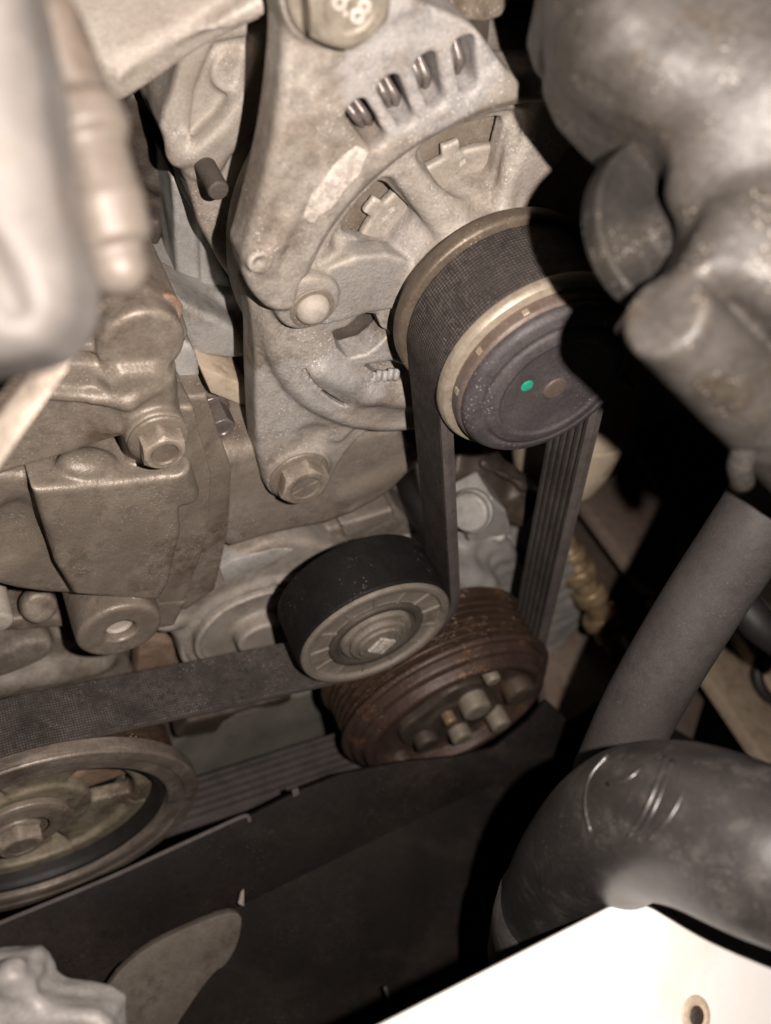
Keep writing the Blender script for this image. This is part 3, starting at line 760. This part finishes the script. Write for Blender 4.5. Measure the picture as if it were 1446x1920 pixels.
s.add(cap(P(60, 735, -36), P(150, 742, -36), 1.6), 2.40); s.add(cap(P(175, 745, -35), P(240, 755, -33), 1.8), 2.40); s.add(cap(P(240, 755, -33), P(290, 725, -34), 1.6), 2.40)
s.add(cyl(UV(296, 820, -30), 8.6, -60, -30.5, 1.2), 1.80)
s.add(ball(P(165, 872, -40), (9, 5, 6)), 1.20)
s.add(rod(P(325, 870, -36), P(352, 930, -36), 5, 4, 1.5), 2.40)
# boss with threaded hole
b0 = UV(226, 1186, -30)
s.add(cyl(b0, 14.6, -75, -30, 2.0), 1.50); s.add(box(P(285, 1105, -50), (8, 8, 12), r=2), 1.80)
s.cut(cyl((b0[0], b0[1] + .5), 5.4, -37, -20, .3), .5)
# left hollow
s.add(poly(chaikin(T([(-60, 890), (130, 890), (150, 1000), (170, 1120), (60, 1115), (-60, 1085)], -41), 1), -85, -41, 3), 1.80)
s.cut(ball(P(20, 1010, -40), (9, 16, 6)), 2.40)
s.add(rod(P(70, 1130, -62), P(75, 1140, -57), 7, 6, 2), 2)
s.add(poly(chaikin(T([(-60, 1180), (100, 1150), (150, 1180), (140, 1230), (-60, 1260)], -60), 1), -80, -60, 3), 1.80)
s.rough(.1, 24, 6)
s.emit('housing_body', M['castd'], ho)
f1 = [(290, 762), (362, 764), (399, 893), (392, 1000), (362, 1090), (345, 1138), (290, 1150)]
f2 = [(310, 745), (388, 742), (436, 884), (429, 1000), (404, 1108), (352, 1144), (310, 1146)]
for i, (fp, w0) in enumerate(((f1, -38.5), (f2, -45))):
    s = Sdf((-110, -175, -100), (-10, -30, -30), .8)
    s.add(poly(T(fp, w0), -92, w0, 1.3), 1).rough(.15, 15, 20 + i); s.emit('gasket_flange', M['castd'], ho)
hex_bolt('flange_bolt', P(297, 820, -30.4), 11.4, 5.6, 8.6, 1.2, ho, m='castd', rot=.35)
emit('thread', *lathe([(5.3, -37), (4.6, -36.4), (5.2, -35.8), (4.6, -35.2), (5.2, -34.6), (4.6, -34), (5.2, -33.4), (4.7, -32.8), (4.2, -34), (.02, -34.2)], (b0[0], b0[1] + .5, 0), n=28), M['dome'], ho, sharp=30)
emit('rusty_end', *lathe(rp([(6.4, -4), (6.4, .2), (5.2, .7), (.02, .8)], .5), P(300, 592, -42.6), (0.05, .25, 1), n=24, wob=.05), M['rustcast'], ho, label='rusty top end of the casting')
emit('end_plug', *lathe(rp([(5, -14), (5, 1.5), (4, 2.4), (.02, 2.6)], .5), P(-4, 1160, -46), n=28), M['dome'], ho)

# ------------------------------------------------------------------ engine block pieces between housing and alternator
eb = thing('engine_block', 'grey cast engine block glimpsed in the gap behind housing and alternator', 'engine block', P(400, 800, -100))
s = Sdf((-130, -165, -150), (60, 30, -55), 1.2)
s.add(poly(T([(300, 540), (480, 560), (500, 860), (330, 900)], -92), -140, -92, 3), 1)
s.add(poly(chaikin(T([(330, 560), (345, 570), (430, 610), (462, 640), (465, 680), (345, 662), (330, 610)], -78), 1), -100, -78, 2), 3)
s.add(poly(T([(345, 640), (470, 655), (472, 730), (380, 690), (345, 680)], -86), -120, -86, 2), 2)
s.add(poly(chaikin(T([(335, 672), (368, 668), (384, 700), (386, 745), (350, 770), (335, 760)], -48), 1), -100, -48, 3), 2)
s.add(poly(T([(395, 790), (440, 800), (458, 850), (430, 865), (405, 850)], -72), -110, -72, 1.5), 2)
s.add(poly(T([(385, 850), (520, 860), (520, 1000), (385, 1000)], -78), -120, -78, 2), 2)
s.rough(.3, 20, 9)
s.emit('block_casting', M['grey'], eb)
emit('ledge', *prism([P(372, 684, -70), P(466, 724, -70), P(470, 768, -70), P(395, 738, -70)], (0, 0, -30), 1, 2), M['cream'], eb, sharp=35, label='cream coloured ledge of the block')
hex_bolt('block_bolt', P(400, 765, -66), 8, 9, 5.5, 1, eb, m='inner')
hex_bolt('block_bolt', P(398, 1082, -62), 8, 6, 5.5, 1, eb, m='inner')

# ------------------------------------------------------------------ rear bracket with the stud
rb = thing('rear_bracket', 'pale ribbed cast bracket with a protruding stud, left of the alternator ear', 'bracket', P(420, 300, -70))
RW = -78
s = Sdf((-160, -90, -120), (-10, 75, -66), .9)
out = [(352, -40), (345, 70), (330, 150), (300, 236), (312, 272), (345, 322), (362, 385), (376, 430), (400, 470), (440, 540), (560, 560), (640, 0), (620, -60)]
s.add(poly(chaikin(T(out, RW), 1), RW - 26, RW, 2.2), 1)
for pts, r_ in (([(505, 60), (470, 150), (410, 235), (335, 288)], 3.0), ([(520, 130), (470, 215), (415, 270), (380, 300)], 1.8)):
    q = catmull([P(x, y, RW) for x, y in pts], 4)
    for i in range(len(q) - 1): s.add(cap(q[i], q[i + 1], r_), 4)
s.cut(poly(T([(400, 80), (470, 70), (445, 150), (405, 215), (355, 262), (365, 170)], RW), RW - 1.8, -50, 1.2), 2)
s.add(rod(P(425, 125, RW - 4), P(437, 135, RW + .6), 6, 5.5, 1.0), 2)
s.add(rod(P(376, 296, RW - 4), P(380, 302, RW + .8), 6, 5, 1.0), 3)
s.rough(.25, 18, 12)
s.emit('bracket_casting', M['castp'], rb)
st = P(379, 300, RW + 1)
emit('stud', *lathe(rp([(2.9, -4), (2.9, 14.4), (2.5, 15), (.02, 15)], .3), st, n=28), M['seal'], rb, sharp=40)
s = Sdf((-125, -110, -150), (-25, 5, -92), 1.0)
s.add(poly(T([(322, 330), (355, 345), (372, 400), (392, 450), (440, 545), (458, 690), (345, 655), (336, 560)], -100), -140, -100, 1.6), 1)
s.add(poly(T([(372, 380), (395, 450), (440, 545), (456, 640), (385, 610), (376, 500)], -97), -120, -97, 1.2), 1).rough(.2, 16, 3)
s.emit('timing_cover', M['grey'], None, label='bluish grey cover edge below the ribbed bracket', cat='cover')
s = Sdf((-160, -95, -160), (-60, 45, -108), 1.2)
s.add(poly(T([(262, 150), (286, 170), (277, 240), (300, 300), (325, 340), (330, 480), (336, 590), (250, 600), (230, 200)], -118), -150, -118, 2), 1)
for q, r_ in (((300, 330), 5), ((300, 430), 6), ((312, 520), 6)): s.add(ball(P(*q, -121), r_), 4)
s.rough(.5, 9, 14)
s.emit('cylinder_head_lug', M['dark'], None, label='dark brown rough lug deep in the upper left gap', cat='engine part')
# slanted beam, top left
s = Sdf((-200, -5, -95), (-60, 120, -38), 1.0)
s.add(poly(T([(60, -60), (130, 60), (208, 196), (232, 198), (490, 44), (640, -40), (560, -200), (60, -200)], -56), -88, -56, 2), 1)
s.add(poly(T([(195, 148), (220, 199), (236, 199), (492, 44), (640, -45), (640, -110), (492, -8)], -50), -80, -50, 2.2), 3)
s.cut(ball(P(250, 90, -52), (16, 9, 4)), 8); s.rough(.3, 25, 2)
s.emit('support_bracket', M['castp'], None, label='slanting cast bracket arm across the top left corner', cat='bracket')
# sheet edge above the vents
s = Sdf((-90, 50, -75), (10, 140, -36), 1.0)
s.add(poly(chaikin(T([(742, -160), (750, -8), (825, 24), (894, 50), (960, 30), (1000, -160)], -44), 1), -70, -44, 1.5), 1)
s.emit('alternator_rear_cover', M['castd'], None, label='tan cover edge above the alternator vent slots', cat='cover')

# ------------------------------------------------------------------ water pump cover
wp = thing('water_pump', 'grey tan water pump casting with a round ringed face, left of the idler', 'water pump', P(480, 1190, -60))
s = Sdf((-60, -240, -110), (75, -105, -40), 1.0)
s.add(poly(chaikin(T([(296, 1162), (322, 1128), (398, 1108), (412, 1062), (445, 1045), (520, 1012), (610, 1020), (690, 1060), (690, 1240), (480, 1250), (372, 1264), (338, 1215)], -52), 1), -100, -52, 3), 1)
wc = UV(488, 1188, -49)
s.add(cyl(wc, 34, -70, -50, 2.5), 3)
s.cut(sector(wc, 27.5, 31, 0, 360, -55, -40, .5), .8)
s.cut(cyl(wc, 25, -53, -40, 1), 1.2)
s.add(cyl(wc, 10.5, -60, -45.5, 1.2), 2)
s.add(ball(P(315, 1165, -53), (7, 4, 4)), 3)
s.rough(.2, 18, 5)
s.emit('pump_casting', M['castp'], wp)
emit('gasket_edge', *prism([P(x, y, -51.2) for x, y in ((412, 1066), (440, 1050), (520, 1030), (552, 1032), (500, 1062), (420, 1092))], (0, 0, -6), .6, 2), M['grey'], wp, sharp=40, label='bright scraped edge of the pump flange')
# pale casting above the idler
s = Sdf((-15, -150, -110), (75, -85, -50), 1.0)
s.add(poly(chaikin(T([(590, 1000), (690, 975), (735, 942), (770, 980), (810, 1020), (830, 1100), (600, 1100)], -62), 1), -100, -62, 2), 1)
s.add(poly(T([(640, 985), (735, 955), (740, 972), (650, 1010)], -59), -80, -59, 1), 1.5).rough(.25, 15, 8)
s.emit('idler_bracket', M['beige'], None, label='pale cast bracket plate just above the black idler', cat='bracket')

# ------------------------------------------------------------------ lower engine front behind the belt
lo = thing('front_cover', 'brown stained lower engine cover behind the belt on the left', 'engine cover', P(200, 1300, -70))
s = Sdf((-170, -330, -130), (120, -150, -58), 1.4)
s.add(poly(T([(-120, 1130), (300, 1150), (560, 1180), (660, 1290), (640, 1420), (380, 1480), (-120, 1620)], -80), -120, -80, 4), 1)
s.add(poly(chaikin(T([(-120, 1190), (60, 1180), (150, 1190), (240, 1230), (262, 1290), (200, 1330), (-120, 1400)], -66), 1), -100, -66, 4), 4)
s.add(cap(P(-60, 1290, -64), P(180, 1235, -66), 7), 6)
s.add(cap(P(-40, 1250, -62), P(60, 1205, -62), 8), 6)
s.rough(.6, 20, 31); s.emit('cover_casting', M['beige'], lo)
emit('stained_patch_plate', *prism([P(x, y, -63) for x, y in ((262, 1200), (345, 1205), (372, 1262), (380, 1330), (250, 1330))], (0, 0, -10), 1.2, 2), M['rustcast'], lo, sharp=40, label='rust stained brown plate beside the pump')
s = Sdf((-60, -270, -90), (60, -180, -40), 1.0)
s.add(poly(chaikin(T([(330, 1360), (420, 1338), (500, 1318), (550, 1300), (548, 1322), (480, 1330), (430, 1345), (400, 1385), (370, 1430), (330, 1430)], -50), 1), -80, -50, 2), 1).rough(.2, 12, 3)
s.emit('lower_arm', M['dark'], lo)
s = Sdf((-75, -345, -100), (110, -190, -50), 1.2)
s.add(poly(chaikin(T([(300, 1400), (420, 1340), (560, 1300), (690, 1280), (690, 1440), (560, 1480), (380, 1530), (300, 1540)], -58), 1), -95, -58, 3), 1).rough(.4, 30, 3)
s.emit('sump_casting', M['sumpm'], None, label='plain grey sump casting between the upper and lower belt runs', cat='sump')

# ------------------------------------------------------------------ compressor body and neighbours
cb = thing('compressor', 'grey compressor body with mounting lugs behind the rusty pulley', 'compressor', ACC + (-60,))
s = Sdf((20, -270, -140), (215, -70, -30), 1.3)
s.add(cyl(ACC, 46, -135, -34, 6), 2)
s.add(poly(chaikin(T([(845, 990), (905, 1005), (960, 1020), (995, 1090), (990, 1180), (840, 1180)], -52), 1), -110, -52, 8), 5)
s.add(poly(chaikin(T([(1045, 1000), (1066, 1040), (1096, 1112), (1086, 1185), (1058, 1275), (1015, 1300), (985, 1240), (1000, 1080)], -48), 1), -60, -48, 2), 2)
s.add(poly(chaikin(T([(955, 1000), (978, 930), (1000, 945), (1004, 985), (985, 1090), (960, 1060)], -60), 1), -80, -60, 1.5), 2)
s.add(rod(P(935, 1000, -54), P(990, 1110, -54), 3.4, 3.4, 1), 3)
s.rough(.4, 18, 44)
s.emit('compressor_casting', M['grey'], cb)
q = np.array(P(862, 962, -44))
emit('lug_disc', *lathe(rp([(.1, 0), (9, 0), (9, 2.6), (8, 3.4), (8, 5.6), (7, 6.4), (.1, 6.4)], .5), q + np.array([6, 2, 0]), (-.85, .2, .45), n=40), M['grey'], cb, sharp=40)
bx = [(1, -.1, -.1), (.15, .97, .15), (.1, -.15, .98)]
s = Sdf(q + np.array([-14, -30, -26]), q + np.array([48, 26, 26]), .8)
s.add(poly(T([(878, 960), (925, 935), (950, 958), (962, 1002), (880, 1016)], -46), -62, -46, 1.0), 1)
s.emit('lug_block', M['grey'], cb)
emit('bottom_bracket', *prism([P(x, y, -46) for x, y in ((1022, 1300), (1058, 1265), (1068, 1330), (1052, 1350))], (0, 0, -14), 1, 2), M['beige'], cb, sharp=40)
# dark arm under the alternator pulley
s = Sdf((20, -150, -140), (200, 10, -50), 1.4)
a0, a1 = A(830, 850, 430), A(990, 950, 450)
s.add(rod(a0, a1, 14, 11, 4), 1); s.add(cap(A(905, 870, 418), A(982, 912, 430), 1.6), 2); s.rough(.8, 10, 5)
s.emit('tension_arm', M['dark'], None, label='dark oily arm seen between the two belt runs under the pulley', cat='bracket')

# cream canister right of the belt
cn = thing('canister', 'cream rounded canister behind the right belt run', 'canister', A(1080, 840, 470))
ax = np.array([.15, -.9, .35])
c0 = np.array(A(1078, 760, 462))
emit('canister_body', *lathe(rp([(.1, -40), (25, -38), (26, -20), (26, 10), (25.6, 13)], 3, 5), c0, ax, n=60), M['cream'], cn, sharp=50)
emit('canister_end', *lathe(rp([(25.6, 12.5), (26.4, 13.2), (26.2, 15), (23, 30), (18, 41), (10, 45), (.1, 46)], 3, 5), c0, ax, n=60), M['cream'], cn, sharp=50)
# brass fitting
bf = thing('brass_fitting', 'lumpy brass pipe fitting right of the belt', 'pipe fitting', A(1110, 1120, 520))
p0, p1 = np.array(A(1058, 1020, 500)), np.array(A(1152, 1200, 520)); axb = p1 - p0; Lb = np.linalg.norm(axb)
emit('pipe', *tube([p0 - axb * .3, p0 + axb * 1.1], 6, 20), M['brass'], bf)
for t, l, r_ in ((.12, .10, 8.2), (.30, .13, 9.4), (.52, .14, 9.0), (.76, .12, 10.5), (.93, .07, 8.5)):
    emit('collar', *lathe(rp([(5, -l * Lb / 2), (r_ * .9, -l * Lb / 2), (r_, -l * Lb * .3), (r_, l * Lb * .3), (r_ * .85, l * Lb / 2), (5, l * Lb / 2)], 1.5, 3), p0 + axb * t, axb, n=24, wob=.02, seed=int(t * 100)), M['brass'], bf)

# ------------------------------------------------------------------ chassis on the right
ch = thing('chassis_rail', 'brown painted chassis rail with step seams running down the right side', 'chassis rail', onplane(1250, 1200, (0, -190, 0), (0, 1, 0)))
def slab(px, v, m, name, th=8, bev=1.2, par=ch):
    emit(name, *prism([onplane(x, y, (0, v, 0), (0, 1, 0)) for x, y in px], (0, -th, 0), bev, 2), M[m], par, sharp=40)
slab([(1000, 880), (1075, 938), (1205, 1100), (1330, 1285), (1290, 1420), (1040, 1420), (1000, 1100)], -226, 'frame', 'rail_panel')
slab([(1090, 935), (1190, 860), (1280, 980), (1250, 1105), (1212, 1098)], -186, 'frame', 'rail_panel')
slab([(1225, 1118), (1275, 1060), (1520, 1400), (1520, 1560), (1440, 1430), (1345, 1290)], -178, 'frametan', 'rail_panel')
slab([(1300, 1060), (1330, 1030), (1520, 1220), (1520, 1380), (1460, 1300)], -170, 'frametan', 'rail_panel')
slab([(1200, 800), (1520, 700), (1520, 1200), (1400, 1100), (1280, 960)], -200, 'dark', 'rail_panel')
rg = lathe([(14 + 3 * math.cos(t), 3 * math.sin(t)) for t in np.linspace(0, 2 * math.pi, 13)], onplane(1462, 1265, (0, -164, 0), (0, 1, 0)), (-.3, .8, .5), n=40)
emit('ring_clip', *rg, M['black'], None, label='black ring clip at the right edge', cat='clip')
emit('clip_bar', *tube([A(1370, 1110, 380), A(1420, 1170, 380), A(1500, 1230, 380)], [7, 7, 7], 14), M['black'], None, label='short black rubber bar at the right edge, above the ring clip', cat='clip')

# ------------------------------------------------------------------ splash shield in front of the lower pulleys
p1, p2, p3 = (np.array(A(*q)) for q in ((0, 1730, 352), (880, 1395, 418), (600, 1900, 405)))
tn = np.cross(p2 - p1, p3 - p1); tn /= np.linalg.norm(tn)
if tn @ (CAM - p1) < 0: tn = -tn
ut = thing('splash_shield', 'black plastic splash shield with a ridge, in front of the lower pulleys', 'splash shield', tuple(p3))
def tray(px, off, m, name, th=3, bev=.8, par=ut, **k):
    return emit(name, *prism([onplane(x, y, p1 + tn * off, tn) for x, y in px], tuple(-tn * th), bev, 2), M[m], par, sharp=40, **k)
tray([(-200, 1815), (0, 1732), (200, 1650), (380, 1566), (468, 1530), (560, 1484), (640, 1452), (690, 1442), (760, 1428), (850, 1420), (930, 1402), (995, 1350), (1026, 1312), (1066, 1350), (1130, 1420), (1000, 1440), (850, 1505), (455, 1698), (100, 1865), (-200, 1990)], 0, 'plastic', 'shield_panel')
tray([(-200, 2150), (-200, 1930), (100, 1810), (455, 1640), (850, 1450), (1000, 1400), (1150, 1300), (1500, 1500), (1300, 2150)], -14, 'plastic', 'shield_panel')
tray([(548, 1482), (560, 1478), (562, 1490), (550, 1496)], 2, 'beltedge', 'shield_clip', 2, .3)
emit('shield_lit_lip', *tube(catmull([onplane(x, y, p1 + tn * 1, tn) for x, y in ((-150, 1795), (0, 1731), (200, 1648), (300, 1602), (400, 1556), (446, 1535), (464, 1530), (468, 1540))], 5), .9, 10), M['beltedge'], ut)  # paler tube: the lit line along the shield's edge, put into colour
tray(chaikin([(455, 1698), (452, 1760), (425, 1812), (400, 1822), (330, 1925), (280, 2010), (150, 2010), (195, 1850), (262, 1785), (330, 1748)], 2), 6, 'tabm', 'metal_tab', 4, 1.8, None, label='beige dusty metal tab on the splash shield at the bottom left', cat='metal tab')
tray([(447, 1695), (452, 1675), (458, 1668), (458, 1700)], 7, 'beige', 'tab_hook', 1.5, .3)
emit('wire_end', *tube(catmull([onplane(x, y, p1 + tn * 2, tn) for x, y in ((722, 1850), (732, 1890), (733, 1960))], 5), .8, 8), M['hoseg'], None, label='thin grey wire end beside the white panel', cat='wire')

# ------------------------------------------------------------------ foreground, lower left bracket
s = Sdf(np.array(A(90, 1880, 225)) - 26, np.array(A(90, 1880, 225)) + 26, .8)
s.add(camslab([(-60, 1802), (62, 1790), (80, 1806), (88, 1842), (112, 1858), (196, 1872), (222, 1890), (240, 2060), (-60, 2060)], 218, 234, 2.5), 1)
s.add(ball(A(20, 1830, 219), 3.5), 3); s.rough(.3, 7, 4)
s.emit('corner_bracket', M['fgbr'], None, label='pale grey stepped bracket in the bottom left corner', cat='bracket')

# ------------------------------------------------------------------ foreground casting, upper left
c0 = np.array(A(80, 300, 130))
fg = thing('foreground_connector', 'overexposed blurred pale casting with a round plug end in the upper left', 'casting', c0)
s = Sdf(c0 - 34, c0 + 34, .8)
s.add(camslab([(-150, -120), (40, -120), (70, 0), (95, 110), (110, 250), (130, 400), (165, 520), (160, 600), (115, 668), (40, 690), (-150, 720)], 118, 140, 6), 1)
s.add(cap(A(-60, -60, 118), A(0, 560, 122), 5.5, 4.5), 6)
for x, y in ((20, 520), (65, 560), (-20, 470)): s.cut(cap(A(x - 40, y - 60, 116), A(x + 45, y + 110, 118), 1.1), 1.5)
s.rough(.2, 12, 7)
s.emit('connector_body', M['fgpale'], fg)
s = Sdf(c0 - 30, c0 + 40, .8)
s.add(rod(A(40, -60, 146), A(205, 400, 150), 6.2, 5.6, 1.6), 1); s.add(rod(A(190, 370, 150), A(218, 462, 151), 6.2, 5.6, 1.0), .8); s.add(rod(A(140, 200, 148), A(165, 270, 148), 6.6, 6.6, 1.0), .8)
s.add(ball(A(222, 500, 152), 4.6), 2); s.rough(.15, 8, 3)
s.emit('plug_end', M['plugm'], fg)
emit('guide_strip', *prism([A(-60, 850, 175), A(100, 640, 175), A(165, 640, 175), A(-60, 960, 175)], tuple(np.array(A(0, 700, 178)) - np.array(A(0, 700, 175))), .8, 2), M['castd'], fg, sharp=40)

# ------------------------------------------------------------------ foreground casting, upper right
c0 = np.array(A(1290, 380, 177))
fr = thing('thermostat_housing', 'large blurred grimy pipe housing with a side neck in the upper right foreground', 'housing', c0)
s = Sdf(c0 - 72, c0 + 72, 1.0)
s.add(camslab([(1035, -120), (1008, 10), (1022, 62), (1042, 84), (1040, 112), (1066, 176), (1122, 236), (1188, 290), (1240, 360), (1290, 430), (1330, 480), (1360, 600), (1620, 680), (1620, -120)], 170, 216, 9), 1)
s.add(cap(A(1180, 60, 186), A(1520, 150, 174), 8, 12), 12)
s.add(camslab([(1280, 430), (1340, 420), (1620, 430), (1620, 700), (1500, 680), (1400, 620), (1320, 590), (1230, 590), (1185, 605), (1190, 580), (1240, 510)], 166, 208, 6), 9)
s.add(rod(A(1242, 588, 168), A(1570, 905, 236), 7.6, 12.2, 1.5), 1.5)
s.add(rod(A(1120, 20, 194), A(1160, 70, 193), 13, 13, 2), 2); s.add(cap(A(1370, 230, 176), A(1290, 360, 180), 3.5, 3), 8)
s.rough(.08, 7, 17)
s.emit('housing_casting', M['fgcast'], fr)
# dark round disc behind it
dc = np.array(A(1268, 424, 190)); dax = RM @ np.array([.36, .12, .92])
emit('flange_disc', *lathe(rp([(.1, 1), (6, 1), (7, 0), (15.6, 0), (16.8, .5), (17.6, .3), (17.8, -.5), (17.8, -4.5), (17.2, -5.2), (.1, -5.2)], .4), dc, dax, n=90), M['fgdark'], fr, sharp=50)
emit('hose_clamp', *tube(catmull([A(1392, 905, 214), A(1390, 862, 203), A(1430, 806, 197), A(1520, 735, 198)], 6), 2.6, 14), M['fgcast'], fr)
emit('vent_wire', *tube(catmull([A(1118, 632, 282), A(1132, 668, 282), A(1158, 700, 283), A(1184, 728, 285)], 6), 1.2, 10), M['hoseg'], None, label='short thin grey wire below the dark flange disc', cat='wire')

# ------------------------------------------------------------------ hoses
emit('grey_hose', *tube(catmull([A(1500, 840, 285), A(1420, 975, 290), A(1305, 1150, 302), A(1205, 1320, 315), A(1140, 1460, 330)], 10), 11.9, 40), M['hoseg'], None, label='straight grey rubber hose running diagonally on the right', cat='hose')
rh = thing('radiator_hose', 'thick black bent radiator hose in the lower right foreground', 'hose', A(1200, 1560, 215))
hp = catmull([A(1640, 1660, 206), A(1440, 1600, 216), A(1290, 1545, 230), A(1185, 1545, 248), A(1105, 1610, 272), A(1050, 1700, 300), A(1015, 1830, 330)], 10)
hv, hf = tube(hp, [18.4 - 2.4 * max(0, i / 60 - .45) for i in range(61)], 56)
emit('hose_body', hv, hf, M['hose'], rh)
emit('hose_cuff', *tube([hp[50], hp[53], hp[57]], [18.6, 19, 18.6], 48), M['hose'], rh)
def mark(px, r_=.6):
    pts = []
    hvn = np.array(hv)
    for x, y in px:
        d = RM @ np.array([(x - 723) / FPX, (960 - y) / FPX, -1.0])
        rel = hvn - CAM; t = rel @ d / (d @ d); dist = np.linalg.norm(rel - t[:, None] * d, axis=1)
        near = (dist < 6); tt = t[near].min() if near.any() else 200
        k = np.argsort(dist + (t > tt + 14) * 100)[:6]; pts.append(CAM + d * (t[k].mean()))
    return tube(catmull(pts, 5), r_, 8)
for px in ([(1108, 1560), (1098, 1510), (1108, 1455), (1140, 1415)], [(1275, 1430), (1282, 1480), (1255, 1535), (1215, 1575)], [(1180, 1568), (1208, 1525), (1232, 1470), (1248, 1420)], [(1196, 1572), (1222, 1528), (1246, 1474), (1262, 1426)], [(1140, 1470), (1175, 1462), (1205, 1440)]):
    emit('raised_mark', *mark(px), M['hose'], rh)

# ------------------------------------------------------------------ white panel, lower right
pn0 = np.array(A(800, 1900, 215)); nrm_ = np.cross(np.array(A(1400, 1800, 262)) - pn0, np.array(A(1200, 2000, 238)) - pn0); nrm_ /= np.linalg.norm(nrm_)
if nrm_ @ (CAM - pn0) < 0: nrm_ = -nrm_
wpn = thing('white_panel', 'white painted panel edge with a hole in the lower right corner', 'panel', tuple(pn0))
emit('panel_sheet', *prism([onplane(x, y, pn0, nrm_) for x, y in ((640, 1962), (1200, 1674), (1320, 1625), (1600, 1690), (1600, 2150), (640, 2150))], tuple(-nrm_ * 2.2), .8, 3), M['white'], wpn, sharp=40)
hc = np.array(onplane(1305, 1905, pn0, nrm_)) + nrm_ * .05
emit('hole_rim', *lathe(rp([(2.2, .2), (3.4, .5), (4.6, .3), (4.8, 0)], .2), hc, nrm_, n=32), M['cream'], wpn)
emit('hole_disc', *lathe([(.02, .25), (2.4, .3), (2.5, .1)], hc, nrm_, n=28), M['dark'], wpn)  # dark disc laid on the uncut sheet in place of the hole
